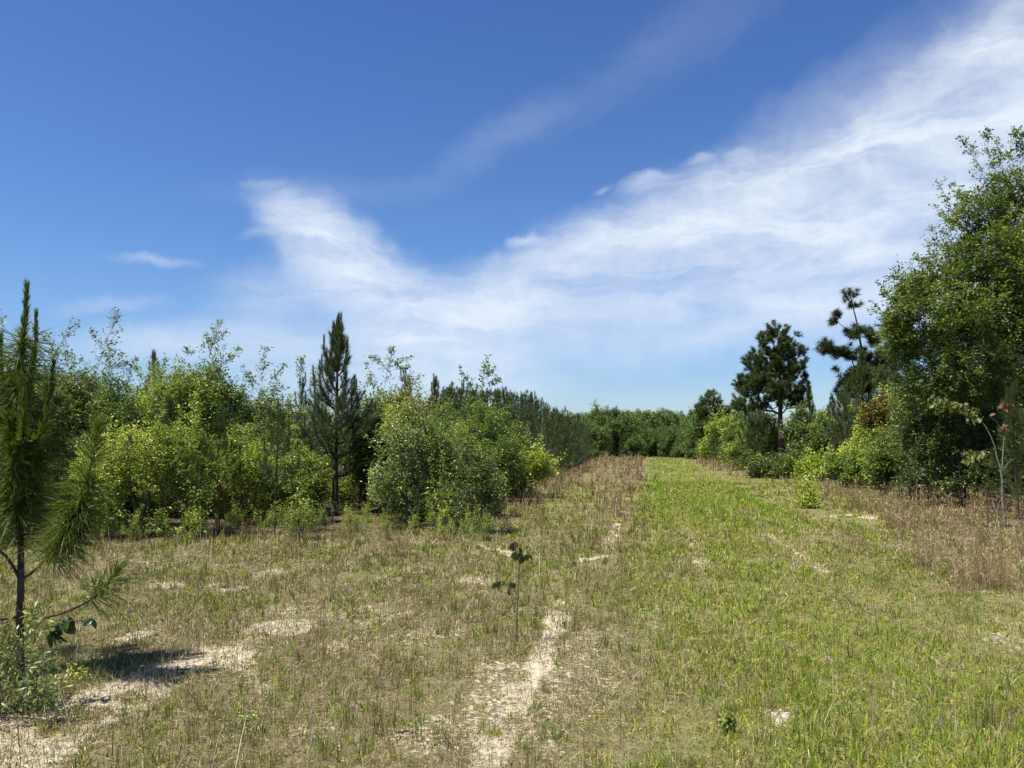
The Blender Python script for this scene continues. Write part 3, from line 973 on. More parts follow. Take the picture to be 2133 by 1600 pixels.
def build_grass():
    rng = np.random.default_rng(5)
    parts = []
    # --- living turf, near to far
    for (n, y0, y1, nb, ln, p) in ((76000, 2.6, 13, 9, .052, 1.35), (58000, 12, 34, 7, .085, 1.5), (42000, 32, 120, 6, .14, 1.6)):
        X, Y = scatter(n, y0, y1, rng, p)
        S, G, R = sand_mask(X, Y), lush_mask(X, Y), red_mask(X, Y)
        d = X - road_x(Y)
        left = 1 - sstep(-2.4, -.8, d)
        nz = fbm(X * 1.7, Y * 1.2, 61, 4); n2 = fbm(X * .9 + 30, Y * .6, 62, 3)
        dens = (.18 + .85 * sstep(.38, .58, nz)) * (1 - .80 * sstep(.35, .8, S)) * (1 - .25 * left)
        dens = np.maximum(dens, G * (.55 + .45 * sstep(.35, .5, nz)) * (1 - .8 * sstep(.3, .7, S)))
        keep = (rng.uniform(0, 1, n) < dens) & (X > wood_edge_left(Y) - 3) & (X < wood_edge_right(Y) + 3)
        X, Y, S, G, R, nz, n2, left = [q[keep] for q in (X, Y, S, G, R, nz, n2, left)]
        W = weights(X, Y, dict(green=.33, yel=.34, olive=.22, straw=.19, brown=.05, grey=.05))
        wset(W, G, fresh=1.1, green=.5, yel=1.0, straw=.15)
        wset(W, G * sstep(14, 24, Y), fresh=3.5, yel=1.2)
        wset(W, left, olive=.60, straw=.10, yel=.22, green=.40, grey=.08, brown=.12, tan=.05, pale=.02)
        wset(W, 1 - left, straw=.16, yel=.32, green=.2, pale=.03)
        rut = np.exp(-((np.abs(d[keep]) - .82) / .17) ** 2) * sstep(7, 11, Y)
        wset(W, rut, straw=1.6, tan=.8, pale=.3)
        wset(W, sstep(.60, .68, nz), brown=.3, olive=.5)
        wset(W, sstep(.5, .65, n2), fresh=.5, yel=.4)
        wset(W, 1 - sstep(.35, .5, n2), straw=.35, grey=.35, tan=.15)
        wset(W, R, red=.7, brown=.6, tan=.8, straw=.4)
        wd = np.maximum(.0046, Y / 768 * .62) * rng.uniform(.55, 1.5, len(X))
        Ln = ln * (.35 + 1.3 * n2) * (1 + .35 * G) * rng.uniform(.6, 1.5, len(X))
        parts.append(tufts('t', X, Y, rng, nb, Ln, wd, 1.0 - .30 * G * sstep(10, 20, Y), None, W, .55, 2 if y0 < 30 else 1, r0=.018 + .0012 * Y.mean()))
    stuff('grass', parts, 'grass', 'short patchy green and straw-coloured grass covering the sandy field', 'grass')

    # --- dead thatch lying on the ground
    parts = []
    X, Y = scatter(42000, 2.6, 16, rng, 1.35)
    S = sand_mask(X, Y); nz = fbm(X * 2.1 + 7, Y * 1.5, 71, 4)
    left = 1 - sstep(-2.4, -.4, X - road_x(Y))
    dens = (.20 + .75 * left) * sstep(.36, .56, nz) + .10 + .12 * S
    k = rng.uniform(0, 1, len(X)) < dens
    X, Y = X[k], Y[k]
    W = weights(X, Y, dict(grey=.36, straw=.40, brown=.26, tan=.20, pale=.10, olive=.2))
    parts.append(tufts('l', X, Y, rng, 8, .10, np.maximum(.0022, Y / 768 * .4), 1.25, None, W, .30, 2, r0=.05, flat=1))
    # dark flakes: old leaf scraps and bark crumbs on the bare sand
    X, Y = scatter(22000, 2.6, 15, rng, 1.4)
    k = (rng.uniform(0, 1, len(X)) < .12 + .5 * sstep(.2, .8, sand_mask(X, Y))) & (rng.uniform(0, 1, len(X)) < .25 + sstep(.4, .6, fbm(X * 3, Y * 3, 77, 3)))
    X, Y = X[k], Y[k]
    W = weights(X, Y, dict(brown=1., olive=.15, tan=.2, grey=.2))
    V, T, Q, C = tufts('f', X, Y, rng, 2, .022, .009 + 0 * X, 1.35, None, W, .2, 2, r0=.03, flat=.3)
    parts.append((V, T, Q, C * .6))
    stuff('dead_grass_litter', parts, 'dry', 'grey and tan dead grass thatch lying on the sand', 'dead grass')

    # --- taller wiry bunches of the dry left field
    parts = []
    for (n, y0, y1, nb, ln) in ((1700, 3.0, 14, 24, .17), (2600, 13, 36, 15, .24)):
        X, Y = scatter(n, y0, y1, rng, 1.2)
        S = sand_mask(X, Y); nz = fbm(X * .8 + 3, Y * .6, 81, 3)
        left = 1 - sstep(-2.2, -.9, X - road_x(Y)); right = sstep(2.2, 3.2, X - road_x(Y))
        k = (rng.uniform(0, 1, n) < (.10 + .75 * left + .7 * right) * sstep(.38, .58, nz)) & (S < .6) & (X > wood_edge_left(Y) - 1) & (X < wood_edge_right(Y))
        X, Y = X[k], Y[k]
        W = weights(X, Y, dict(olive=.9, green=.5, yel=.2, brown=.4, red=.14, tan=.22, straw=.10))
        parts.append(tufts('b', X, Y, rng, nb, ln, np.maximum(.0022, Y / 768 * .32), .30, None, W, .18, 2, r0=.022))
    # slender stalks with a seed head, here and there
    X, Y = scatter(3400, 3.2, 30, rng, 1.2)
    left = 1 - sstep(-2.0, -.9, X - road_x(Y))
    k = (rng.uniform(0, 1, len(X)) < .08 + .8 * left) & (X > wood_edge_left(Y) - 1)
    X, Y = X[k], Y[k]
    W = weights(X, Y, dict(brown=.6, tan=.5, straw=.4, pale=.2, red=.2))
    parts.append(tufts('s', X, Y, rng, 2, .44, np.maximum(.0028, Y / 768 * .32), .28, None, W, .30, 2, r0=.02))
    # coarse green tufts that break up the short turf everywhere
    X, Y = scatter(6500, 2.8, 30, rng, 1.3)
    nz = fbm(X * 1.1 + 70, Y * .8, 83, 3)
    k = (rng.uniform(0, 1, len(X)) < .15 + .85 * sstep(.42, .6, nz)) & (sand_mask(X, Y) < .7) & (X > wood_edge_left(Y) - 1) & (X < wood_edge_right(Y))
    X, Y = X[k], Y[k]
    W = weights(X, Y, dict(green=.7, fresh=.5, yel=.5, olive=.4, straw=.2))
    parts.append(tufts('g', X, Y, rng, 20, .105, np.maximum(.0042, Y / 768 * .5), .62, None, W, .45, 2, r0=.02))
    stuff('bunch_grass', parts, 'dry', 'wiry olive and brown bunches standing above the short grass', 'grass')


def sedge(X, Y, rng, nstem, H, wscale=.3, W=None, leafy=4, lean=.27, bend=.40, Z=None):
    """broomsedge: upright stems with wispy side leaves; returns mesh arrays"""
    n = len(X)
    i = np.repeat(np.arange(n), nstem); m = len(i)
    Z = ground_z(X, Y) if Z is None else Z
    hv = rng.uniform(.45, 1.2, n)
    P = np.stack([X[i] + rng.normal(0, .06, m), Y[i] + rng.normal(0, .06, m), Z[i] - .01], 1)
    a = rng.uniform(0, 2 * pi, m); l = np.abs(rng.normal(0, 1, m)) * lean
    d = np.stack([np.cos(a) * np.sin(l), np.sin(a) * np.sin(l), np.cos(l)], 1)
    wd = np.maximum(.0024, Y[i] / 768 * wscale)
    L_ = H * hv[i] * rng.uniform(.55, 1.1, m)
    side = unit(np.cross(d, rng.normal(size=(m, 3))))
    bd = bend * rng.uniform(.0, 1.4, m) * np.clip(l * 3, 0, 1)
    V1, T1, Q1, k1 = strips(P, d, side, L_, wd, bd, seg=2)
    if W is None: W = weights(X, Y, dict(red=.5, brown=.85, tan=.75, straw=.30, pale=.12, olive=.35))
    ci = pick_colors(W[i], rng)
    C1 = PC[ci] * rng.uniform(.75, 1.25, (m, 1))
    out = [(V1, T1, Q1, np.repeat(C1, k1, 0))]
    j = np.repeat(np.arange(m), leafy); q = len(j)
    t = rng.uniform(.25, .95, q)[:, None]
    B = P[j] + d[j] * L_[j][:, None] * t + np.array([[0, 0, -1]]) * (bd[j] * L_[j])[:, None] * t ** 2 * .8
    ld = unit(d[j] * .7 + rng.normal(size=(q, 3)) * .55)
    sd_ = unit(np.cross(ld, rng.normal(size=(q, 3))))
    V2, T2, Q2, k2 = strips(B, ld, sd_, H * rng.uniform(.08, .2, q), wd[j] * 1.1, rng.uniform(.1, .8, q), seg=2)
    cj = pick_colors(W[i][j], rng)
    out.append((V2, T2, Q2, np.repeat(PC[cj] * rng.uniform(.85, 1.45, (q, 1)), k2, 0)))
    return out


def build_sedge():
    rng = np.random.default_rng(15)
    parts = []
    X, Y = scatter(16000, 8.5, 115, rng, 1.15, 1.5, .75)
    R = red_mask(X, Y)
    nz = fbm(X * 1.3, Y * .9, 91, 3)
    k = (rng.uniform(0, 1, len(X)) < R * (.06 + .74 * sstep(.44, .62, nz)) * np.where(Y < 22, .85, 1)) & (X > wood_edge_left(Y) - .5) & (X < wood_edge_right(Y) + 2)
    X, Y = X[k], Y[k]
    near = Y < 22
    parts += sedge(X[near], Y[near], rng, 16, .82, .30)
    parts += sedge(X[~near], Y[~near], rng, 8, .76, .38, leafy=3)
    # thin fringe along both scrub edges
    Yf = rng.uniform(13, 60, 900)
    Xf = np.where(rng.uniform(0, 1, 900) < .6, wood_edge_left(Yf) + rng.normal(.5, .6, 900), wood_edge_right(Yf) + rng.normal(-.6, .5, 900))
    parts += sedge(Xf, Yf, rng, 7, .5, .28, leafy=2)
    stuff('broomsedge_stand', parts, 'dry', 'reddish brown dry broomsedge standing along the edges of the track', 'dry grass')


build_grass()
build_sedge()

# ------------------------------------------------------------------ placing plants
def gx(px, Y):
    """x on the ground at distance Y below a photo column"""
    return at(px, 925, Y)[0]


def hz(py, Y):
    return at(CX, py, Y)[2]


def wpx(n, Y):
    return n / FPX * Y


def local(px, py, px0, Y, dy=0.0):
    """offset from a plant's base to a photo pixel, dy behind its centre"""
    a = at(px, py, Y + dy)
    return (a[0] - gx(px0, Y), dy, a[2])


# ---- the long-needled young pine at the left edge, built shoot by shoot
def hero_pine():
    rng = np.random.default_rng(77)
    Y, p0 = 5.7, 42
    nd = Needles(); A, B, R0, R1 = [], [], [], []

    def lp(px, py, dy=0.): return local(px, py, p0, Y, dy)

    def wood(pts, r0, r1):
        n = len(pts) - 1
        for k in range(n):
            A.append(pts[k]); B.append(pts[k + 1]); R0.append(r0 + (r1 - r0) * k / n); R1.append(r0 + (r1 - r0) * (k + 1) / n)
    trunk = poly([lp(42, 1430), lp(42, 1300), lp(44, 1150), lp(38, 1000), lp(36, 880), lp(42, 760), (lp(56, 597))], 16)
    wood(trunk, .030, .005)
    # leader: upswept brush
    def brush(pts, n, needle, dens, s0, s1, v=0.):
        q = poly(pts, n)
        for k in range(n - 1):
            t = k / (n - 2)
            nd.add(q[k], q[k + 1], needle * (1 - .45 * t), dens, s0 + (s1 - s0) * t, v)
        return q
    brush([lp(36, 870), lp(43, 760), lp(54, 640), lp(56, 600)], 10, .20, 1500, .40, .22, 0)
    for (pts, r, nl, s0) in [
        ([lp(36, 900), lp(62, 800, -.05), lp(74, 720, -.05), lp(75, 652, -.05)], .006, .15, .30),
        ([lp(34, 910), lp(8, 830, .05), lp(2, 760, .05), lp(2, 700, .05)], .006, .17, .34),
        ([lp(34, 940), lp(-14, 850, -.10), lp(-22, 790, -.1), lp(-24, 730, -.1)], .006, .17, .36),
        ([lp(38, 940), lp(84, 870, .10), lp(104, 820, .1), lp(112, 760, .1)], .006, .17, .36),
        ([lp(38, 960), lp(90, 900, -.22), lp(98, 850, -.25), lp(96, 790, -.25)], .006, .18, .42),
        ([lp(38, 950), lp(50, 900, -.30), lp(48, 840, -.33), lp(44, 790, -.33)], .006, .18, .42),
        ([lp(38, 950), lp(24, 900, .28), lp(22, 840, .3), lp(20, 770, .3)], .006, .18, .42)]:
        q = brush(pts, 8, nl, 1150, s0 + .12, s0 - .08)
        wood(q, r, .003)
    # dense shaggy middle of the stem and its short branches
    for k in range(5, 13):
        nd.add(trunk[k], trunk[min(k + 1, 15)], .26, 1300, 1.25, -.10)
    for k in range(16):
        a = rng.uniform(0, 2 * pi); py = rng.uniform(900, 1120); ln = rng.uniform(.12, .30)
        b = np.array(lp(40, py)); h = np.array([cos(a), sin(a), 0])
        pts = [b, b + h * ln * .6 + np.array([0, 0, ln * .3]), b + h * ln * .9 + np.array([0, 0, ln * 1.0])]
        q = brush(pts, 4, .23, 900, 1.0, .6, -.03); wood(q, .005, .003)
    # big right-hand branch rising from the whorl
    q = poly([lp(44, 1208), lp(75, 1188, -.05), lp(120, 1140, -.12), (lp(160, 1060, -.18)), lp(185, 990, -.2), lp(203, 885, -.2)], 14)
    wood(q, .012, .004)
    for k in range(3, 13):
        t = k / 13
        nd.add(q[k], q[k + 1], .25 * (1.05 - .35 * t), 1250, 1.15 - .75 * max(0, (t - .45) / .55), .06)
    for (a, b, c) in [((120, 1140), (150, 1080), (135, 1010)), ((150, 1080), (185, 1040), (190, 1000)), ((110, 1150), (165, 1120), (190, 1070))]:
        s = brush([lp(*a, -.12), lp(*b, -.22), lp(*c, -.22)], 5, .22, 950, .9, .5, .05); wood(s, .006, .003)
    # low bare branch with a needled end
    q = poly([lp(48, 1284), lp(90, 1288, -.05), lp(140, 1275, -.12), lp(190, 1250, -.2), lp(232, 1212, -.26), lp(248, 1185, -.28)], 12)
    wood(q, .010, .004)
    for k in range(7, 11): nd.add(q[k], q[k + 1], .21, 850, 1.05 - (k - 7) * .2, .08)
    # left branches running out of the frame
    for pts in ([lp(40, 1205), lp(20, 1165, -.05), lp(-10, 1140, -.1), lp(-60, 1080, -.12), lp(-90, 1000, -.1)],
                [lp(40, 1284), lp(5, 1292, -.1), lp(-50, 1285, -.2), lp(-110, 1240, -.2), (lp(-140, 1190, -.2))],
                [lp(38, 1120), lp(0, 1090, .25), lp(-40, 1040, .4), lp(-55, 960, .45)],
                [lp(38, 1110), lp(60, 1080, .3), lp(70, 1020, .5), lp(76, 950, .55)]):
        q = poly(pts, 10); wood(q, .011, .004)
        for k in range(4, 9): nd.add(q[k], q[k + 1], .24, 1000, 1.05 - (k - 4) * .13, 0)
    # short dead stubs on the bare stem
    for py, dx in ((1235, 20), (1330, -18), (1180, 16), (1260, -16)):
        wood(np.array([lp(42, py), lp(42 + dx, py - 10, -.03)]), .004, .001)
    root = empty('young_pine', (gx(p0, Y), Y, 0), 'tall spiky young pine with long shaggy needles and a brush-like leader at the left edge', 'pine tree')
    wv, wq = tubes(A, B, R0, R1, 8)
    part('trunk', make_mesh('hero_wood', wv, quads=wq, smooth=True), M['bark_pine'], root)
    nd.sp = [q * (1.25 if q > .62 else .92) for q in nd.sp]; nd.ln = [l_ * (1.15 if q > .62 else .80) for l_, q in zip(nd.ln, nd.sp)]
    part('needles', nd.mesh('hero_needles', rng, .0044, 2, .26, 3), M['needle_hero'], root)


hero_pine()


def lance_bush():
    """leafy evergreen bush at the foot of the near pine"""
    Y = 4.95
    L_ = [(*local(10, 1425, 30, Y), .28, .22, .22), (*local(80, 1420, 30, Y, -.1), .16, .15, .13), (*local(-30, 1380, 30, Y), .3, .25, .3), (*local(60, 1345, 30, Y, .1), .16, .15, .14)]
    r = broadleaf('evergreen_bush', 'bright green narrow-leaved bush at the foot of the nearest pine', 'bush', (gx(30, Y), Y), 41, L_, 58, 18, .050,
                  'myrtle', 9, .5, None, .12, [((0.02, 0, .05), local(75, 1275, 30, Y), 7), ((-.05, 0, .05), local(15, 1290, 30, Y), 6), ((.0, -.05, .05), local(125, 1435, 30, Y, -.15), 5)],
                  .0022, bark='bark_oak', aspect=.30, top_spread=.25, shell=.25, zmin=.03, up=.35, shape='full')
    # a little oak shoot with big dark hanging leaves
    X0, Y0 = gx(60, 5.1), 5.1
    rng = np.random.default_rng(3)
    root = empty('oak_seedling', (X0, Y0, 0), 'small oak shoot with big dark drooping leaves beside the nearest pine', 'sapling')
    def lp(px, py, dy=0.): return np.array(local(px, py, 60, Y0, dy))
    st = poly([lp(60, 1455), lp(75, 1365), lp(110, 1320), lp(150, 1292), lp(190, 1290)], 12)
    b2 = poly([lp(110, 1320), lp(125, 1300), lp(135, 1288)], 5)
    A = np.concatenate([st[:-1], b2[:-1]]); B = np.concatenate([st[1:], b2[1:]])
    wv, wq = tubes(A, B, np.full(len(A), .0035), np.full(len(A), .0028), 5)
    part('stem', make_mesh('shoot_wood', wv, quads=wq, smooth=True), M['bark_oak'], root)
    P = np.concatenate([st[7:][rng.integers(0, 5, 16)], b2[rng.integers(1, 5, 12)]]) + rng.normal(0, .012, (28, 3))
    part('leaves', leaves_mesh('shoot_leaves', P, .085, rng, .3, .5, None, np.full(28, -.15), curl=.2, droop=.75, shape='full'), M['big_leaf'], root)


lance_bush()


def seedling():
    """knee-high sapling with limp leaves in the middle of the field"""
    Y = 6.75; p0 = 1076
    rng = np.random.default_rng(12)
    def lp(px, py, dy=0.): return np.array(local(px, py, p0, Y, dy))
    root = empty('wilted_sapling', (gx(p0, Y), Y, 0), 'knee-high thin sapling with limp dark leaves, one brown, alone in the open field', 'sapling')
    st = poly([lp(1076, 1335), lp(1077, 1270), lp(1080, 1210), lp(1083, 1160)], 9)
    br = poly([lp(1074, 1275), lp(1064, 1240), lp(1056, 1222), lp(1044, 1212)], 7)
    br2 = poly([lp(1056, 1222), lp(1062, 1213), lp(1068, 1216)], 4)
    br3 = poly([lp(1075, 1300), lp(1070, 1262), lp(1066, 1250)], 4)
    A = np.concatenate([q[:-1] for q in (st, br, br2, br3)]); B = np.concatenate([q[1:] for q in (st, br, br2, br3)])
    rr = np.concatenate([np.linspace(.0085, .0045, 8), np.linspace(.0042, .003, 6), np.full(3, .0026), np.full(3, .0026)])
    wv, wq = tubes(A, B, rr, rr * .95, 6)
    part('stem', make_mesh('sap_wood', wv, quads=wq, smooth=True), M['bark_oak'], root)

    def leafset(name, spec, mat):
        for (px, py, ln, ang, dy) in spec:
            r2 = np.random.default_rng(int(px * 7 + py))
            P = lp(px, py, dy)[None]
            d = np.array([[sin(radians(ang)), r2.uniform(-.3, .3), -cos(radians(ang))]]); d = unit(d)
            n = np.array([[cos(radians(ang)) * .3, -1, .25]]); u = unit(np.cross(d, n)); n = np.cross(u, d)
            V = []
            w = ln * .27
            prof = [(0, 0), (.12, .45), (.35, .95), (.6, 1.), (.82, .62), (1, 0), (.82, -.62), (.6, -1.), (.35, -.95), (.12, -.45)]
            for t, q in prof: V.append(P[0] + d[0] * ln * t + u[0] * w * q + n[0] * (abs(q) * w * .35 - ln * t * t * .25))
            for t in (.2, .5, .78): V.append(P[0] + d[0] * ln * t - n[0] * ln * t * t * .25)
            F = [(0, 1, 10), (1, 2, 10), (2, 11, 10), (2, 3, 11), (3, 4, 12), (3, 12, 11), (4, 5, 12), (0, 10, 9), (9, 10, 8), (8, 10, 11), (8, 11, 7), (7, 11, 12), (7, 12, 6), (6, 12, 5)]
            v = np.clip(r2.uniform(.1, .8) + r2.normal(0, .04, 13), 0, .9)
            part(name, make_mesh('leaf', np.array(V), tris=np.array(F), v=v, smooth=True), M[mat], root)
    leafset('leaf', [(1083, 1150, .085, 8, 0), (1080, 1152, .075, -18, .02), (1074, 1148, .09, -8, -.02), (1088, 1156, .075, 12, .02),
                     (1094, 1155, .07, 28, -.02), (1098, 1155, .06, 55, 0), (1082, 1140, .06, 20, .03), (1070, 1150, .06, -14, 0), (1084, 1158, .08, 2, .03),
                     (1030, 1213, .075, -3, 0), (1036, 1211, .07, 8, .02), (1050, 1210, .055, -15, 0), (1044, 1210, .05, -40, 0),
                     (1068, 1213, .065, 18, .02), (1062, 1212, .06, 25, -.02), (1057, 1230, .05, 30, 0)], 'big_leaf')
    leafset('brown_leaf', [(1073, 1128, .09, -10, -.01), (1069, 1131, .07, -22, .01), (1075, 1129, .06, 5, .02)], 'red_leaf_dry')


M['red_leaf_dry'] = leaf_mat('dry_leaf', [(0, (.06, .032, .018)), (1, (.17, .095, .05))], .25, .6, .3, hue_var=0)
seedling()

# ------------------------------------------------------------------ left-hand oak scrub
OAK = 'oak scrub along the left side of the field'


def oak_px(seed, px, Y, top, wpxl, label, mat='oak', n=1.0, nst=3, low=.25, shoots=(), name='oak_sapling', leaf=None, group=None, blobs=7,
           accent=None, bark='bark_oak', cat='oak sapling', top_spread=None, depth=.8, zmin=.12, dark=None, up=.38):
    """crown fitted to a photo column: half-width in pixels and top row"""
    rng = np.random.default_rng(seed * 13 + 5)
    H = hz(top, Y); W = wpx(wpxl, Y)
    sh = []
    for (a, b, c, d, k) in shoots:
        sh.append((local(a, b, px, Y), local(c, d, px, Y), k))
    lobes = [(0, 0, H * .60, W * .52, W * depth * .55, H * .37)]
    for i in range(blobs):
        a = 2 * pi * i / blobs + rng.uniform(-.4, .4)
        z = H * rng.uniform(low + .08, .72)
        r = W * (.62 if z < H * .5 else .48)
        s = W * rng.uniform(.24, .46)
        lobes.append((cos(a) * r * rng.uniform(.8, 1.1), sin(a) * r * depth, z, s, s, s * rng.uniform(.75, 1.5)))
    leaf = leaf or float(np.clip(Y / 768 * 2.8, .05, .12))
    vol = W * W * H
    ncl = int(n * np.clip(820 * (vol / 6.) ** .62, 110, 1700))
    return broadleaf(name, label, cat, (gx(px, Y), Y), seed, lobes, ncl, 22, leaf, mat, nst, H, group, .16 + .012 * Y * .4, sh,
                     .0032 * max(1, Y / 16), bark=bark, aspect=.52, top_spread=top_spread or W * .45, shell=.30, zmin=zmin, accent=accent, up=up, wands=int(10 + ncl * .05), clump_f=2.1 / max(W, .3))


oak_px(101, -70, 14.6, 690, 150, 'big oak sapling partly cut off by the left edge behind the nearest pine', n=1.4, shoots=[(-40, 760, 5, 655, 8), (-10, 760, 60, 668, 7)])
oak_px(102, 120, 16.2, 720, 120, 'oak sapling with wispy top right behind the nearest pine', 'oak_grey', n=1.5, shoots=[(100, 760, 155, 672, 9), (130, 760, 90, 690, 7), (60, 790, 70, 680, 6)])
oak_px(103, 225, 15.6, 770, 105, 'oak sapling with one long leafy wand leaning right above it', 'oak_green', n=1.4, shoots=[(196, 780, 246, 655, 14), (206, 745, 262, 735, 5), (215, 720, 190, 690, 4), (225, 765, 290, 750, 6)])
oak_px(104, 300, 14.4, 862, 125, 'low bright green oak bush at the front of the scrub, right of the nearest pine', 'oak_bright', 1.15, 5, low=.12)
oak_px(105, 405, 14.5, 850, 82, 'yellow-green oak bush in front of the tall dark round oak', 'oak_bright', 1.1, 5, low=.12)
oak_px(106, 418, 18.5, 728, 105, 'tall dark round-topped oak with a thin shoot sticking up', 'oak_green', 1.1, 3, low=.3, shoots=[(435, 745, 458, 662, 9), (440, 720, 470, 690, 4), (465, 760, 500, 725, 6), (400, 740, 385, 722, 4)])
oak_px(107, 330, 19.5, 765, 70, 'oak behind the front bushes with a broken skyline', "oak", 1.3, 3, shoots=[(300, 800, 280, 760, 6), (330, 790, 345, 745, 6)])
oak_px(108, 545, 19.0, 800, 80, 'light green oak with thin pale twigs on top, left of the tall young pine', 'oak_grey', .9, 3, shoots=[(545, 810, 552, 728, 8), (560, 800, 590, 760, 6), (530, 810, 510, 765, 6)])
oak_px(109, 627, 20.0, 822, 70, 'airy oak just left of the tall young pine', 'oak_grey', .7, 3, shoots=[(620, 830, 632, 745, 8), (640, 830, 665, 765, 6)])
oak_px(110, 515, 16.4, 905, 70, 'bright low oak between the two small pine saplings', 'oak_bright', .9, 4, low=.15)
oak_px(111, 630, 16.6, 930, 62, 'bright low oak left of the tall young pine trunk', 'oak', .8, 4, low=.15)
oak_px(112, 800, 19.5, 800, 85, 'oak with arching bare-looking twigs on top, right of the tall young pine', 'oak_grey', .85, 3,
       shoots=[(800, 810, 817, 725, 10), (815, 765, 857, 742, 5), (812, 775, 775, 742, 5), (820, 770, 850, 765, 4), (780, 820, 765, 760, 6)])
oak_px(113, 868, 17.5, 792, 85, 'oak with a patch of reddish new leaves at its top', 'oak', 1.0, 3, low=.2,
       accent=((wpx(5, 17.5), 0, hz(800, 17.5), wpx(75, 17.5)), 'oak_red', .45))
oak_px(114, 850, 15.8, 840, 82, 'airy oak sapling with a single visible stem near the end of the scrub', 'oak_grey', .85, 1, low=.12, depth=.9)
oak_px(115, 922, 15.6, 880, 70, 'many-stemmed oak bush, second from the open field', 'oak_green', 1.0, 8, low=.10, top_spread=.6)
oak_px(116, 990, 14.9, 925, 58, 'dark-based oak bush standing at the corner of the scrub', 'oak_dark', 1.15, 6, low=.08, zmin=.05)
oak_px(117, 1000, 24.0, 830, 75, 'oak with tall wispy top standing behind the corner bushes', 'oak_green', .8, 3, shoots=[(1000, 830, 1015, 744, 9), (990, 820, 960, 770, 8), (1012, 800, 1040, 790, 5), (1008, 790, 1030, 765, 4)])
oak_px(118, 1085, 24.5, 905, 72, 'bright green leaning oak bush beyond the corner of the scrub', 'oak_bright', .95, 6, low=.2, top_spread=.9)
oak_px(119, 1035, 26.0, 870, 60, 'oak behind the bright leaning bush', 'oak_green', .85, 3)
oak_px(120, 762, 19.8, 930, 48, 'small oak right of the tall young pine trunk', 'oak', .8, 3, low=.2)
oak_px(121, 200, 13.9, 925, 60, 'small leafy oak in front of the scrub beside the nearest pine', 'oak_bright', .9, 4, low=.1)

# young pines standing in front of and among the oaks
cone = lambda r: (lambda t: r * (1 - t) ** .75 + .05)


def pine_px(seed, px, Y, top, label, r, z0=.35, mat='needle', **kw):
    H = hz(top, Y)
    base = dict(whorl=.42, nb=5, needle=.17, dens=330, width=max(.0026, Y / 768 * .22), el=(62, 22), sub=2, candle=.26, spread=.62)
    base.update(kw)
    return pine('young_pine', label, (gx(px, Y), Y), seed, H, H * z0, cone(r) if not callable(r) else r, mat=mat, **base)


def main_prof(t):
    return np.interp(t, [0, .15, .35, .5, .62, .8, .93, 1], [1.15, 1.2, 1.0, .80, .52, .42, .26, .13])


pine_px(201, 700, 18.8, 656, 'tall dark young pine with upswept candles standing above the oak scrub', main_prof, .20, 'needle_grey',
        whorl=.36, nb=6, needle=.16, dens=560, el=(62, 12), sub=5, candle=.34, spread=.58, curve=1.0, wob=.02, rtrunk=.085, bare=.25, gaps=.10, jitter=.6,
        az_bias=lambda a, t: 1.0 + (.75 * max(0, cos(a)) if .50 < t < .66 else .45 * max(0, -cos(a)) if .66 <= t < .78 else 0))
pine_px(202, 577, 15.0, 838, 'slim pine sapling with a bare lower stem at the front of the scrub', .42, .42, dens=420, rtrunk=.024)
pine_px(203, 455, 15.6, 868, 'small dark pine sapling with long drooping needles in front of the oaks', .55, .35, dens=380)
pine_px(204, 350, 15.2, 838, 'thin spire of a pine sapling poking up through the bright oak bushes', .32, .55, dens=420)
pine_px(205, 461, 14.6, 1012, 'knee-high yellowing pine seedling at the foot of the scrub', .16, .45, 'needle_yellow', whorl=.12, needle=.14, dens=700, candle=.1, width=.0045)
pine_px(206, 315, 22.0, 742, 'grey-green pine top showing between the two tall oaks', .55, .5, 'needle_grey')
pine_px(207, 752, 19.4, 880, 'slender pine right beside the tall young pine', .4, .4, 'needle_grey')
pine_px(208, 628, 22.0, 800, 'pine spire behind the airy oak', .6, .4)
pine_px(209, 845, 23.0, 768, 'dark pine top behind the oak with reddish leaves', .55, .4)
pine_px(210, 905, 26.0, 790, 'pine tip right of the oak with reddish leaves', .6, .35)

# ------------------------------------------------------------------ the wood behind: individual copies
rngp = np.random.default_rng(99)
protoO = [oak_px(300, -330, 22, 760, 110, 'leafy oak in the second row behind the left scrub', 'oak_green', 1.2, 4, group='oaks behind the left scrub', low=.0, zmin=.1),
          oak_px(301, -250, 17, 790, 120, 'leafy oak in the second row behind the left scrub', 'oak_green', 1.2, 4, group='oaks behind the left scrub', low=.0, zmin=.1),
          oak_px(302, -160, 23, 745, 100, 'leafy oak in the second row behind the left scrub', 'oak', 1.2, 4, group='oaks behind the left scrub', low=.0, zmin=.1)]
Hp = [hz(760, 22), hz(790, 17), hz(745, 23)]
protoP = [pine('planted_pine', 'dark young pine in the dense planted stand left of the track', (gx(-420, 30), 30), 400 + i, 4.6, .5, cone(.95), whorl=.5, nb=5, needle=.19,
               dens=170, width=.011, sub=2, candle=.35, spread=.62, group='planted pines left of the track', mat=['needle', 'needle_grey', 'needle'][i], rtrunk=.05) for i in range(3)]


def put(protos, heights, px, Y, top, label, group, wide=1.0):
    k = rngp.integers(len(protos))
    H = hz(top, Y)
    s = H / heights[k]
    return dup(protos[k], (gx(px, Y), Y, 0), rngp.uniform(0, 6.28), s * wide, label, group, s)


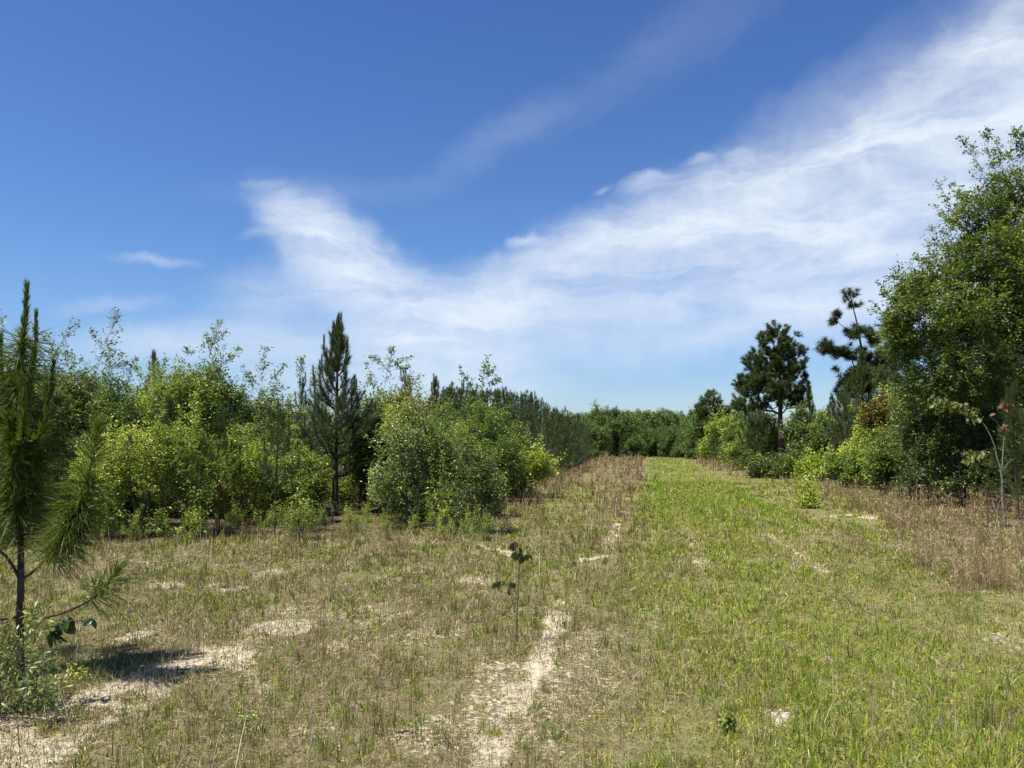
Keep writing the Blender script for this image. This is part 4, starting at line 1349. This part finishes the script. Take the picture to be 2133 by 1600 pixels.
for px in list(range(-520, -60, 92)) + list(range(-60, 1000, 62)):
    top = np.interp(px, [-60, 130, 300, 420, 600, 800, 900, 1000], [760, 770, 800, 790, 825, 815, 815, 835]) + rngp.uniform(-6, 26)
    Y = rngp.uniform(21, 25)
    put(protoO, Hp, px + rngp.uniform(-15, 15), Y, top, 'leafy oak in the second row behind the left scrub', 'oaks behind the left scrub', 1.15)
for px in range(-40, 960, 78):
    top = np.interp(px, [-60, 130, 300, 600, 900, 1000], [800, 810, 820, 835, 812, 830]) + rngp.uniform(-8, 25)
    put(protoP, [4.6] * 3, px + rngp.uniform(-20, 20), rngp.uniform(27, 33), top, 'dark young pine in the dense planted stand left of the track', 'planted pines left of the track', 1.25)
for px in range(-40, 980, 38):
    Y = rngp.uniform(17.4, 20.5)
    if 640 < px < 770: continue
    put(protoO, Hp, px + rngp.uniform(-15, 15), Y, rngp.uniform(880, 935), 'low oak filling the gaps between the front stems of the left scrub', 'low oaks between the front stems', 1.25)
# the planted pines that show beyond the corner, down the left side of the track
line = [(905, 796, 34), (935, 806, 36), (960, 800, 33), (985, 812, 38), (1010, 815, 36), (1035, 820, 40), (1052, 812, 34), (1065, 828, 42), (1090, 822, 38), (1108, 818, 36),
        (1120, 838, 44), (1135, 850, 42), (1150, 858, 47), (1165, 862, 44), (1172, 872, 50), (1185, 868, 47), (1200, 874, 52), (1205, 862, 49), (1216, 884, 56), (1140, 870, 40),
        (1160, 885, 41), (1180, 890, 44), (1110, 865, 37), (1085, 860, 35), (1060, 855, 33), (920, 830, 31), (950, 835, 30), (1228, 893, 62), (1197, 880, 47), (1222, 888, 60)]
for px, top, Y in line:
    put(protoP, [4.6] * 3, px, Y, top, 'dark young pine in the dense planted stand left of the track', 'planted pines left of the track', 1.2)
# taller mature stand whose rounded tops show over them
protoT = [pine('mature_pine', 'tall pine in the mature stand on the left skyline', (gx(-500, 70), 70), 420 + i, 8.0, 2.5, lambda t: np.interp(t, [0, .4, .8, 1], [1.6, 1.9, 1.2, .5]), whorl=.8,
               nb=5, needle=.34, dens=55, width=.035, sub=3, candle=.3, spread=.95, group='mature pines on the left skyline', rtrunk=.10, mat='needle') for i in range(2)]
for px in range(925, 1175, 13):
    top = np.interp(px, [925, 1000, 1060, 1120, 1175], [810, 815, 820, 832, 862]) + rngp.uniform(-5, 8)
    put(protoT, [8.0] * 2, px + rngp.uniform(-5, 5), rngp.uniform(62, 82), top, 'tall pine in the mature stand on the left skyline', 'mature pines on the left skyline', 1.0)

# ---- far wood across the end of the track
FAR = 'trees closing the far end of the track'
M['oak_far'] = leaf_mat('far_leaf', [(0, (.04, .075, .016)), (.5, (.10, .17, .034)), (1, (.22, .30, .07))], .28, .5, .3)
protoF = [oak_px(500, 1250, 112, 868, 62, 'mid green tree in the wood closing the far end of the track', 'oak_far', 1., 2, name='far_tree', leaf=.26, group=FAR, cat='tree', low=.05, blobs=6),
          oak_px(501, 1330, 118, 872, 55, 'mid green tree in the wood closing the far end of the track', 'oak_far', 1., 2, name='far_tree', leaf=.26, group=FAR, cat='tree', low=.05, blobs=6)]
HF = [hz(868, 112), hz(872, 118)]
protoG = [pine('far_pine', 'dark pine in the wood closing the far end of the track', (gx(1290, 116), 116), 510 + i, 6.5, .6, cone(1.7), whorl=.7, nb=6, needle=.35, dens=40, width=.05,
               sub=2, candle=.5, spread=.7, group='far pines at the end of the track', rtrunk=.1) for i in range(2)]
for px in range(1175, 1560, 17):
    for (Y0, t0, j) in ((100, 905, 10), (108, 888, 8), (120, 872, 7)):
        Y = Y0 + rngp.uniform(-3, 3) - max(0, px - 1430) * .16
        top = t0 + rngp.uniform(-j * 1.5, j * 1.3) - (0 if px < 1450 else 4)
        if rngp.uniform() < .5:
            put(protoF, HF, px + rngp.uniform(-9, 9), Y, top, 'mid green tree in the wood closing the far end of the track', FAR, 1.0)
        else:
            put(protoG, [6.5] * 2, px + rngp.uniform(-9, 9), Y, top, 'dark pine in the wood closing the far end of the track', 'far pines at the end of the track', 1.0)
protoS = [oak_px(520, 1280, 165, 858, 40, 'round dark tree crown on the far skyline behind the wood', 'oak_far', 1., 1, name='skyline_tree', leaf=.40, group='round crowns on the far skyline', cat='tree', low=.35, blobs=5)]
HS = [hz(858, 165)]
for px, top in ((1215, 866), (1235, 864), (1262, 862), (1300, 858), (1318, 862), (1345, 860), (1372, 858), (1388, 855), (1402, 862), (1420, 866), (1440, 868), (1225, 872), (1330, 868), (1360, 866), (1455, 860), (1250, 868)):
    put(protoS, HS, px, 160 + rngp.uniform(-6, 12), top, 'round dark tree crown on the far skyline behind the wood', 'round crowns on the far skyline', 1.0)
oak_px(525, 1240, 135, 848, 18, 'pale thin treetop poking above the far wood', 'oak', .35, 2, name='pale_tree', leaf=.22, cat='tree', low=.5, bark='bark_pale')

# ------------------------------------------------------------------ right side
def big_pine_prof(t):
    return np.interp(t, [0, .12, .3, .55, .8, .95, 1], [1.1, 1.75, 2.05, 1.75, 1.25, .75, .4])


M['needle_dark'] = leaf_mat('dark_pine_needle', [(0, (.018, .032, .008)), (.5, (.045, .070, .016)), (1, (.10, .14, .035))], .2, .5, .3)


def tp(seed, px, Y, top, blobs, n, label, name='tall_pine', extra=(), trunk=None, **kw):
    lob_ = [(*local(a, b_, px, Y, dy), wpx(rx, Y), ry, wpx(rz_, Y)) for (a, b_, dy, rx, ry, rz_) in blobs]
    ex = [local(a, b_, px, Y) for a, b_ in extra]
    tk = [local(a, b_, px, Y) for a, b_ in trunk] if trunk else None
    if tk: tk[0] = (0, 0, 0)
    return tuftpine(name, label, (gx(px, Y), Y), seed, hz(top, Y), lob_, n, extra=ex, trunk_pts=tk, **kw)


tp(601, 1627, 45, 690, [(1612, 715, 0, 36, 1.0, 28), (1600, 760, .3, 52, 1.3, 34), (1640, 755, -.3, 38, 1.1, 42), (1570, 790, 0, 34, .9, 26), (1605, 810, -.6, 50, 1.3, 30),
                        (1652, 800, .4, 28, 1.0, 34), (1560, 815, .3, 26, .8, 18), (1640, 840, 0, 34, .9, 16), (1660, 830, 0, 18, .6, 16), (1618, 780, 1.0, 45, .8, 60), (1590, 845, .2, 24, .7, 12)],
   380, 'tall pine with a full rounded dark crown standing alone right of the track', needle=.26, dens=240, width=.024, shoot=.30, mat='needle_dark', spread=.85, up=.62, rtrunk=.20,
   extra=[(1612, 680), (1600, 685), (1625, 684), (1640, 690), (1590, 700), (1572, 735), (1560, 765), (1545, 790), (1536, 800), (1672, 740), (1674, 790), (1676, 815), (1655, 700)], rmin=.009)
tp(602, 1815, 36, 612, [(1768, 622, 0, 14, .35, 14), (1776, 650, 0, 15, .4, 14), (1742, 668, 0, 17, .4, 15), (1790, 698, 0, 20, .5, 16), (1725, 728, 0, 22, .5, 15), (1752, 735, 0, 22, .5, 13),
                        (1738, 770, 0, 8, .3, 7), (1812, 712, .2, 16, .4, 14), (1790, 740, .2, 24, .5, 12), (1800, 790, 0, 34, .9, 30), (1830, 760, .4, 26, .8, 30), (1770, 815, 0, 24, .6, 20)],
   150, 'lopsided pine with separate dark needle tufts, leaning left over the scrub', 'lopsided_pine', trunk=[(1815, 990), (1815, 860), (1806, 780), (1790, 700), (1772, 618)],
   needle=.30, dens=300, width=.021, shoot=.28, spread=1.1, mat='needle_dark', up=.5, rtrunk=.12, shell=.2, rmin=.008)
tp(603, 1872, 33, 668, [(1862, 690, 0, 26, .6, 20), (1850, 735, 0, 24, .6, 16), (1880, 730, .2, 30, .8, 26), (1870, 790, 0, 36, .9, 30)],
   110, 'dark pine half hidden behind the big right-hand oak', 'dark_pine', needle=.27, dens=190, width=.019, shoot=.28, spread=.95, up=.5, rtrunk=.12, rmin=.008)
tp(604, 1480, 82, 818, [(1480, 835, 0, 16, 1.2, 16), (1470, 862, 0, 22, 1.5, 14), (1496, 862, .4, 18, 1.3, 12), (1484, 885, 0, 34, 2., 14), (1513, 860, 0, 7, .6, 8), (1458, 850, 0, 7, .6, 8)],
   130, 'open-crowned pine at the far right end of the track, left of the tall one', 'open_pine', needle=.42, dens=85, width=.045, shoot=.5, spread=.85, up=.6, rtrunk=.18, rmin=.02)
tp(605, 1553, 52, 838, [(1550, 846, 0, 20, .8, 14), (1565, 858, .3, 16, .7, 10), (1540, 848, 0, 10, .5, 8)],
   45, 'low dark pine crown just left of the tall pine', 'low_pine', needle=.28, dens=150, width=.028, shoot=.3, spread=.9, up=.5, rtrunk=.1, rmin=.013)
tp(606, 1605, 47, 855, [(1592, 885, .6, 26, 1.0, 22), (1605, 925, .6, 32, 1.0, 36), (1588, 935, .5, 30, 1.1, 32), (1606, 965, .3, 26, .9, 16)],
   190, 'dark pine filling the gap at the foot of the tall pine', 'low_pine', needle=.28, dens=150, width=.024, shoot=.3, spread=.9, up=.5, rtrunk=.1, rmin=.013)
pine_px(607, 1573, 41.0, 878, 'dense rounded young pine in front of the tall pine', lambda t: np.interp(t, [0, .4, .8, 1], [1.25, 1.3, .8, .3]), .12, 'needle', needle=.2, dens=190, sub=4, whorl=.4, nb=6)
pine_px(608, 1762, 33.0, 822, 'grey-green young pine with a bare lower stem in front of the right-hand scrub', lambda t: np.interp(t, [0, .4, 1], [.9, 1.15, .2]), .30, 'needle_grey', needle=.19, dens=240, sub=4, nb=6, rtrunk=.06)
pine_px(609, 1688, 44.0, 800, 'pine spire rising behind the pale round tree', .9, .3, 'needle')
pine_px(610, 1668, 46.0, 835, 'short pine top right of the tall pine', .8, .3, 'needle')
pine_px(611, 1735, 42.0, 828, 'pine tops behind the grey-green young pine', .9, .3, 'needle_grey')
pine_px(612, 1800, 35.0, 745, 'dark pine under the lopsided pine', lambda t: np.interp(t, [0, .5, 1], [1.3, 1.1, .3]), .25, 'needle', sub=4, nb=6, dens=200)
pine_px(613, 2112, 17.2, 815, 'young pine with upright shaggy shoots in the shade at the right edge', .55, .18, 'needle', needle=.22, dens=380, spread=.6)

oak_px(620, 1508, 66, 872, 46, 'rounded yellow-green tree at the far right end of the track', 'oak_bright', 1.1, 2, name='round_tree', cat='tree', low=.05, leaf=.17)
oak_px(621, 1545, 56, 885, 40, 'green tree between the yellow-green tree and the dense young pine', 'oak_green', 1., 2, name='round_tree', cat='tree', low=.05, leaf=.15)
oak_px(622, 1676, 40, 858, 44, 'blue-green rounded tree right of the tall pine', 'oak_grey', 1.15, 3, name='round_tree', cat='tree', low=.08)
oak_px(623, 1722, 37.5, 868, 50, 'leafy tree between the rounded tree and the grey-green young pine', 'oak_green', 1.1, 3, name='round_tree', cat='tree', low=.08)
oak_px(624, 1800, 32, 895, 60, 'bright low tree behind the reddish broomsedge', 'oak_bright', .9, 4, low=.08, cat='tree', name='round_tree')
oak_px(625, 1848, 29, 815, 62, 'small tree with reddish new leaves in front of the big oak', 'oak', 1., 3, low=.15, cat='tree', name='round_tree',
       accent=((-wpx(30, 29), -.2, hz(850, 29), wpx(45, 29)), 'oak_red', .6))
oak_px(626, 1755, 30, 955, 42, 'low leafy shrub at the foot of the grey-green young pine', 'oak_green', 1., 5, low=.05, cat='shrub', name='shrub', zmin=.05)
oak_px(627, 1690, 35, 960, 36, 'low shrub with pale leaves left of the grey-green young pine', 'oak_bright', .8, 5, low=.05, cat='shrub', name='shrub', zmin=.05)
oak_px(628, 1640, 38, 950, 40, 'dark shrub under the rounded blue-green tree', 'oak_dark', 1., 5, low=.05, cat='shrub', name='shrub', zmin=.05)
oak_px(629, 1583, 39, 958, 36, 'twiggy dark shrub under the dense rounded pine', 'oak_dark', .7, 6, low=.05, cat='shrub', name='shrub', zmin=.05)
oak_px(630, 1680, 20.5, 1032, 12, 'small yellowish shrub alone on the grass right of the track', 'oak_bright', .9, 4, low=.05, cat='shrub', name='shrub', zmin=.03)
oak_px(631, 1850, 24, 930, 50, 'green shrub at the left foot of the big oak', 'oak_green', 1., 5, low=.05, cat='shrub', name='shrub', zmin=.05)
oak_px(632, 1540, 50, 925, 30, 'shrub at the edge of the far reddish grass right of the track', 'oak', 1., 5, low=.05, cat='shrub', name='shrub', zmin=.05)
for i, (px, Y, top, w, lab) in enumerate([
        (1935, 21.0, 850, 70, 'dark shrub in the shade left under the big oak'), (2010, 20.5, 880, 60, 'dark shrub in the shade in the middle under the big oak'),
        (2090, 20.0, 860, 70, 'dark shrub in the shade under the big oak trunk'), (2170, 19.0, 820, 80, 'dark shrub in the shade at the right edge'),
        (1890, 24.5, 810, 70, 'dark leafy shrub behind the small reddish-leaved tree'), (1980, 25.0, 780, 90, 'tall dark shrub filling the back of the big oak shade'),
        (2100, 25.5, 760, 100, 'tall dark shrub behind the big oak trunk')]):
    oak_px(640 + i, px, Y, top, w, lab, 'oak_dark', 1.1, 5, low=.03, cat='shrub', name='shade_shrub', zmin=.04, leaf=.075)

# the big oak
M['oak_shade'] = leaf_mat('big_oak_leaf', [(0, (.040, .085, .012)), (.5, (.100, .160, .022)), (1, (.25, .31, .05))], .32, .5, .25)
YB, PB = 20.5, 2092
bl = lambda px, py, dy, rx, ry, rz_: (*local(px, py, PB, YB, dy), wpx(rx, YB), ry, wpx(rz_, YB))
lob = [bl(2080, 400, 0, 46, .7, 38), bl(2118, 355, .2, 40, .6, 40), bl(2040, 455, -.3, 48, .8, 36), bl(2130, 450, .2, 75, 1.0, 60), bl(2000, 510, 0, 46, .8, 32),
       bl(2080, 545, -.6, 80, 1.2, 60), bl(1985, 580, -.2, 50, .8, 34), bl(1925, 612, .2, 52, .8, 30), bl(1888, 650, -.1, 34, .6, 34), bl(1990, 650, -.8, 70, 1.1, 44), bl(2120, 660, .2, 110, 1.5, 80),
       bl(1915, 715, .3, 60, .9, 40), bl(2020, 760, -.5, 80, 1.2, 50), bl(2170, 800, .3, 110, 1.4, 90), bl(1945, 805, .2, 60, .9, 40), bl(2220, 560, .4, 100, 1.4, 120),
       bl(2080, 700, 1.2, 120, 1.1, 120), bl(2290, 700, .3, 110, 1.4, 120), bl(1880, 700, .2, 30, .6, 30), bl(1975, 870, .2, 70, 1.0, 50), bl(2080, 860, -.2, 80, 1.1, 60)]
lp = lambda px, py: local(px, py, PB, YB)
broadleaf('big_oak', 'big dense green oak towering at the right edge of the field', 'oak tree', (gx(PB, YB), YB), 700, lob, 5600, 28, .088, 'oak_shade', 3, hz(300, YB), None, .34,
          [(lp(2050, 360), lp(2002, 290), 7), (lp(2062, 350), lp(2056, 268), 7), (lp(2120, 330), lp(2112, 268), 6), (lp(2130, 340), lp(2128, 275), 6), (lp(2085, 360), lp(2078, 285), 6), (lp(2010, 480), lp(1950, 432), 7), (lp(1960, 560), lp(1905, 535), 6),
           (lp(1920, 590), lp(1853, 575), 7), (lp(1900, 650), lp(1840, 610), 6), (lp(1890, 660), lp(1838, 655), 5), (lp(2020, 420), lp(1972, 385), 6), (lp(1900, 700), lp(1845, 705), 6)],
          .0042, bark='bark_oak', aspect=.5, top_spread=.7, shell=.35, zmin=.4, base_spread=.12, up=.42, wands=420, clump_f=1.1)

# thin pale sapling with hanging leaves in front of the dark shade
def pale_sapling():
    Y, p0 = 15.6, 2090
    rng = np.random.default_rng(8)
    lp = lambda px, py, dy=0.: np.array(local(px, py, p0, Y, dy))
    A, B, R0, R1 = [], [], [], []
    def wood(pts, r0, r1, n=8):
        q = poly(pts, n)
        for k in range(n - 1):
            A.append(q[k]); B.append(q[k + 1]); R0.append(r0 + (r1 - r0) * k / (n - 1)); R1.append(r0 + (r1 - r0) * (k + 1) / (n - 1))
        return q
    wood([lp(2092, 1095), lp(2088, 1040), lp(2087, 985), lp(2078, 960), lp(2072, 930)], .022, .013)
    a = wood([lp(2072, 930), lp(2058, 895), lp(2040, 872), lp(2000, 850), lp(1955, 825)], .012, .004)
    wood([lp(2087, 985), lp(2090, 930), lp(2092, 900), lp(2098, 850)], .013, .004)
    b = wood([lp(2074, 935), lp(2050, 938), lp(2020, 950)], .008, .003)
    wood([lp(2087, 985), lp(2098, 965), lp(2112, 955)], .008, .003, 4)
    wood([lp(2090, 905), lp(2078, 880), lp(2062, 868)], .006, .003, 4)
    wood([lp(2090, 1030), lp(2080, 1050), lp(2072, 1065)], .006, .003, 4)
    root = empty('pale_sapling', (gx(p0, Y), Y, 0), 'thin pale-barked sapling with hanging yellow-green leaves in front of the dark oak shade', 'sapling')
    wv, wq = tubes(A, B, R0, R1, 6)
    part('trunk', make_mesh('pale_wood', wv, quads=wq, smooth=True), M['bark_pale'], root)
    def lv(name, centres, n, mat, size=.12, spread=.09):
        c = np.array(centres); i = rng.integers(0, len(c), n)
        P = c[i] + rng.normal(0, spread, (n, 3)) * np.array([1, 1, .5])
        part(name, leaves_mesh('pale_leaves', P, size, rng, .4, .6, None, None, .2, .6, 'full'), M[mat], root)
    lv('leaves', [lp(1960, 830), lp(1975, 838), lp(1990, 845), lp(2005, 852), lp(2020, 858), (lp(1950, 842)), lp(2025, 872)], 130, 'gum_leaf')
    lv('leaves', [lp(2012, 948), lp(2022, 945), lp(2035, 942), lp(2018, 962), lp(2042, 948)], 65, 'gum_leaf')
    lv('brown_leaves', [lp(2088, 842), lp(2100, 838), lp(2092, 855), lp(2104, 846), lp(2088, 892), lp(2094, 885)], 42, 'red_leaf_dry', .10, .06)


pale_sapling()

# second rows on the right so the scrub has depth
for px in range(1560, 2300, 52):
    top = np.interp(px, [1560, 1640, 1720, 1800, 1900, 2300], [885, 872, 862, 825, 780, 760]) + rngp.uniform(-8, 20)
    put(protoO, Hp, px, rngp.uniform(46, 52) if px < 1800 else rngp.uniform(32, 38), top, 'leafy tree in the back row of the right-hand scrub', 'back row of the right-hand scrub', 1.25)
for px in range(1490, 1800, 34):
    top = np.interp(px, [1490, 1600, 1700, 1800], [880, 872, 850, 825]) + rngp.uniform(-8, 14)
    put(protoP, [4.6] * 3, px, rngp.uniform(55, 66), top, 'young pine in the back row right of the track', 'young pines in the back row right of the track', 1.3)
for px in range(1440, 1560, 16):
    put(protoF, HF, px, 92 - (px - 1440) * .22, 895 + rngp.uniform(-8, 8), 'green tree along the right side of the track near its far end', 'trees along the right side near the far end', 1.0)

# ------------------------------------------------------------------ low plants at the foot of the scrub
weeds = [oak_px(720 + i, -200 - 40 * i, 15, 1040, 30, 'low green weed at the foot of the left scrub', ['oak_bright', 'oak'][i % 2], .3, 5, low=.0, name='low_weed', cat='weed', zmin=.02, leaf=.04,
                group='low green weeds at the foot of the left scrub') for i in range(2)]
for k in range(110):
    px = rngp.uniform(130, 1010)
    Y = 13.6 + rngp.uniform(0, 2.6) + (0 if px < 430 or px > 780 else 1.0)
    s = rngp.uniform(.2, .6)
    dup(weeds[k % 2], (gx(px, Y), Y, 0), rngp.uniform(0, 6), s, 'low green weed at the foot of the left scrub', 'low green weeds at the foot of the left scrub')
bushl = 'leafy weed clump in front of the scrub gap left of the tall young pine'
oak_px(730, 635, 13.9, 1055, 24, bushl, 'oak', .35, 6, low=.0, name='low_weed', cat='weed', zmin=.02, leaf=.045)


# ------------------------------------------------------------------ separate dry grass clumps
def clump(px, Y, label, H, nstem=40, seed=0, lean=.22, bend=.4, W=None, leafy=3, ws=.3, spread=.10, direction=(0, 0)):
    rng = np.random.default_rng(900 + seed)
    x = gx(px, Y)
    n = nstem
    X = rng.normal(0, spread, n); Yy = rng.normal(0, spread, n)
    W_ = None
    if W is not None:
        W_ = weights(X, X, W)
    parts = sedge(X, Yy + 0, rng, 1, H, ws, W_, leafy, lean, bend, Z=np.zeros(n))
    V, T, Q, C = merge(parts)
    V[:, 0] += direction[0] * np.maximum(V[:, 2], 0); V[:, 1] += direction[1] * np.maximum(V[:, 2], 0)
    me = make_mesh('clump', V, tris=T, quads=Q, col=C)
    me.materials.append(M['dry'])
    o = bpy.data.objects.new('grass_clump', me)
    o.location = (x, Y, float(ground_z(np.array([x]), np.array([Y]))[0]))
    o['label'] = label; o['category'] = 'grass clump'
    COL.objects.link(o)


_w = lambda s: s          # stem width factor is handled per clump below


def wide(Y): return .0024 * 1.0


DK = dict(olive=1., brown=.8, green=.3, tan=.4)
RD = dict(red=.8, brown=.8, tan=.6, straw=.3)
PL = dict(straw=1., pale=.5, tan=.9)
clump(835, 11.8, 'big reddish grass clump with stems arching left in front of the oaks', .75, 110, 1, .30, .35, RD, direction=(-.35, 0))
clump(790, 13.0, 'pale straw stems arching over the scrub edge right of the tall young pine', .95, 34, 2, .35, .45, PL, 2, direction=(-.3, 0))
clump(700, 14.6, 'thin pale stems standing in front of the tall young pine trunk', .95, 16, 3, .2, .2, PL, 2)
clump(2042, 4.75, 'dark olive grass tuft near the bottom right corner', .30, 120, 4, .26, .2, DK, 0, spread=.035)
clump(2058, 9.0, 'dense reddish-brown grass clump at the right edge', .62, 170, 5, .22, .4, RD, 4)
clump(1905, 10.6, 'reddish grass clump left of the dense one at the right edge', .55, 90, 6, .22, .3, RD)
clump(1832, 9.2, 'green-brown tuft beside the end of the sandy wheel rut', .30, 130, 7, .3, .2, DK, 1)
clump(1985, 7.4, 'olive bristly tuft in the short grass at the right', .30, 120, 8, .3, .2, dict(olive=1, green=.8, tan=.4), 0, spread=.08)
clump(1740, 10.2, 'small dark tuft at the lower end of the right wheel rut', .2, 90, 9, .35, .2, DK, 0, spread=.07)
clump(955, 5.8, 'dark wiry grass tuft left of the sandy strip', .26, 60, 10, .25, .2, DK, 0, spread=.03)
clump(1050, 6.9, 'grey-brown dead tuft beside the wilted sapling', .16, 160, 11, .8, .3, dict(grey=1, brown=.9, tan=.3), 0, spread=.09)
clump(795, 4.6, 'upright reddish-brown tuft in the lower centre of the field', .40, 60, 12, .16, .2, dict(brown=1, red=.6, olive=.5), 1, spread=.05)
clump(320, 5.3, 'few tall dark stems rising from the sandy patch at lower left', .42, 9, 13, .14, .15, dict(brown=1, tan=.6), 2, spread=.02, direction=(.18, 0))
clump(1780, 6.9, 'small tan tuft in the green grass of the near track', .16, 60, 14, .5, .2, dict(tan=1, olive=.5), 0, spread=.03)
clump(1775, 12.2, 'loose reddish grass bunch at the left end of the broomsedge', .55, 90, 15, .22, .3, RD)
clump(1265, 7.4, 'thin brown bunch right of the small sandy strip', .30, 46, 16, .2, .2, dict(brown=1, tan=.8, olive=.4), 1, spread=.06)
clump(405, 6.9, 'small tuft of wiry stems at the sandy edge on the left', .28, 40, 17, .2, .15, DK, 0, spread=.03)
clump(370, 9.6, 'rusty upright tuft beside the left sandy spot', .32, 60, 18, .15, .1, dict(brown=1, red=.5, tan=.5), 0, spread=.04)

# bent pale stalks, each on its own
def stalk(points_px, Y, label, r=.0022):
    rng = np.random.default_rng(int(points_px[0][0]))
    p0 = points_px[0][0]
    q = poly([local(a, b, p0, Y) for a, b in points_px], 9)
    q[0][2] = -.02
    wv, wq = tubes(q[:-1], q[1:], np.linspace(r, r * .6, 8), np.linspace(r * .95, r * .5, 8), 4)
    nl = 14
    i = rng.integers(3, 8, nl)
    P = q[i]; d = unit(q[i] - q[i - 1] + rng.normal(0, .35, (nl, 3)))
    side = unit(np.cross(d, rng.normal(size=(nl, 3))))
    V, T, Q, k = strips(P, d, side, .05 * rng.uniform(.6, 1.4, nl), r * 2.2, .3, seg=2)
    col = np.tile(PC[PK.index('pale')] * .85, (len(wv) + len(V), 1))
    me = make_mesh('stalk', np.concatenate([wv, V]), tris=T + len(wv), quads=np.concatenate([wq, Q + len(wv)]), col=col)
    me.materials.append(M['dry'])
    o = bpy.data.objects.new('dry_stalk', me); o.location = (gx(p0, Y), Y, 0)
    o['label'] = label; o['category'] = 'dry stalk'
    COL.objects.link(o)


def stalk_at(base, pts, label, r=.0024):
    Y = ground_at(*base)[1]
    stalk([base] + pts, Y, label, r)


stalk_at((560, 1235), [(545, 1215), (525, 1190), (495, 1165)], 'pale stalk bent left in the middle of the left field', .0032)
stalk_at((448, 1215), [(456, 1190), (461, 1178), (440, 1172)], 'short pale stalk kinked at the top near the left sandy spot', .003)
stalk_at((798, 1355), [(799, 1280), (797, 1200), (790, 1160)], 'tall straight pale stalk with a feathery tip left of the sapling', .0024)
stalk_at((992, 1295), [(985, 1265), (975, 1250)], 'short bright straw stalk leaning left beside the dead tuft', .003)
stalk_at((1020, 1175), [(1010, 1160), (990, 1140), (960, 1130)], 'thin arching straw stalk above the wilted sapling', .0026)
stalk_at((735, 1255), [(728, 1225), (705, 1205)], 'pale stalk bending left near the field centre', .003)
stalk_at((935, 1180), [(937, 1160), (945, 1150)], 'short pale seed head left of the arching stalk', .0028)
stalk_at((1952, 1205), [(1940, 1175), (1920, 1150)], 'bright straw stalk leaning left in the right broomsedge', .0032)
stalk_at((2070, 1215), [(2055, 1180), (2040, 1155)], 'pale bent stalk in front of the right-edge clump', .0032)
stalk_at((640, 1330), [(600, 1310), (560, 1290), (530, 1285)], 'long pale stalk arching left over the left field', .0022)
stalk_at((545, 1500), [(500, 1470), (470, 1430), (425, 1410)], 'long thin pale stalk arching over the sandy patch', .002)


# sticks lying on the sand
def stick(base_px, ends_px, r, label, mat='bark_oak', name='fallen_stick'):
    Y0 = ground_at(*base_px)
    pts = []
    for (a, b) in [base_px] + ends_px:
        x, y = ground_at(a, b)
        pts.append((x - Y0[0], y - Y0[1], float(ground_z(np.array([x]), np.array([y]))[0]) + r * .8))
    q = poly(pts, 8); rng = np.random.default_rng(int(abs(base_px[0]) + 3)); q += rng.normal(0, r * .35, q.shape)
    wv, wq = tubes(q[:-1], q[1:], np.linspace(r, r * .8, 7), np.linspace(r * .97, r * .7, 7), 7)
    me = make_mesh('stick', wv, quads=wq, smooth=True); me.materials.append(M[mat])
    o = bpy.data.objects.new(name, me); o.location = (Y0[0], Y0[1], 0)
    o['label'] = label; o['category'] = 'stick'
    COL.objects.link(o)


stick((45, 1518), [(75, 1514), (104, 1522)], .016, 'thick weathered stick lying on the sand at lower left')
stick((-5, 1525), [(8, 1528), (20, 1530)], .014, 'short dark stick at the lower left edge')
stick((385, 1500), [(430, 1500), (440, 1510)], .004, 'thin grey twig on the sandy patch', 'bark_pale')
stick((825, 1528), [(850, 1522), (868, 1530)], .009, 'grey stick lying in the dead grass at the lower centre')
stick((1350, 1280), [(1310, 1345), (1290, 1365)], .003, 'thin pale twig lying in the grass beside the track', 'bark_pale')
stick((1940, 1200), [(1990, 1198), (2010, 1200)], .006, 'pale dead stem lying below the right broomsedge', 'bark_pale')


# small broad-leaved weeds in the grass
broadleaf('grass_weed', 'small dark blue-green weed in the near grass at lower right', 'weed', (ground_at(1518, 1525)[0], ground_at(1518, 1525)[1]), 801,
          [(0, 0, .03, .045, .045, .03)], 14, 12, .028, 'oak_dark', 4, .09, None, .05, (), .0012, aspect=.6, top_spread=.03, shell=.2, zmin=.01, up=.5, shape='full')
broadleaf('grass_weed', 'small lime-coloured weed beside the dead grass at lower left', 'weed', (ground_at(525, 1530)[0], ground_at(525, 1530)[1]), 802,
          [(0, 0, .08, .06, .05, .06)], 9, 7, .022, 'oak_bright', 3, .2, None, .05, (), .0014, aspect=.5, top_spread=.05, shell=.2, zmin=.02, up=.4, shape='full')
broadleaf('grass_weed', 'tiny pale yellow-green weed on the sand right of the leafy bush', 'weed', (ground_at(160, 1425)[0], ground_at(160, 1425)[1]), 803,
          [(0, 0, .07, .07, .06, .06)], 14, 8, .028, 'oak_bright', 3, .12, None, .05, (), .0012, aspect=.5, top_spread=.05, shell=.2, zmin=.02, up=.4, shape='full')
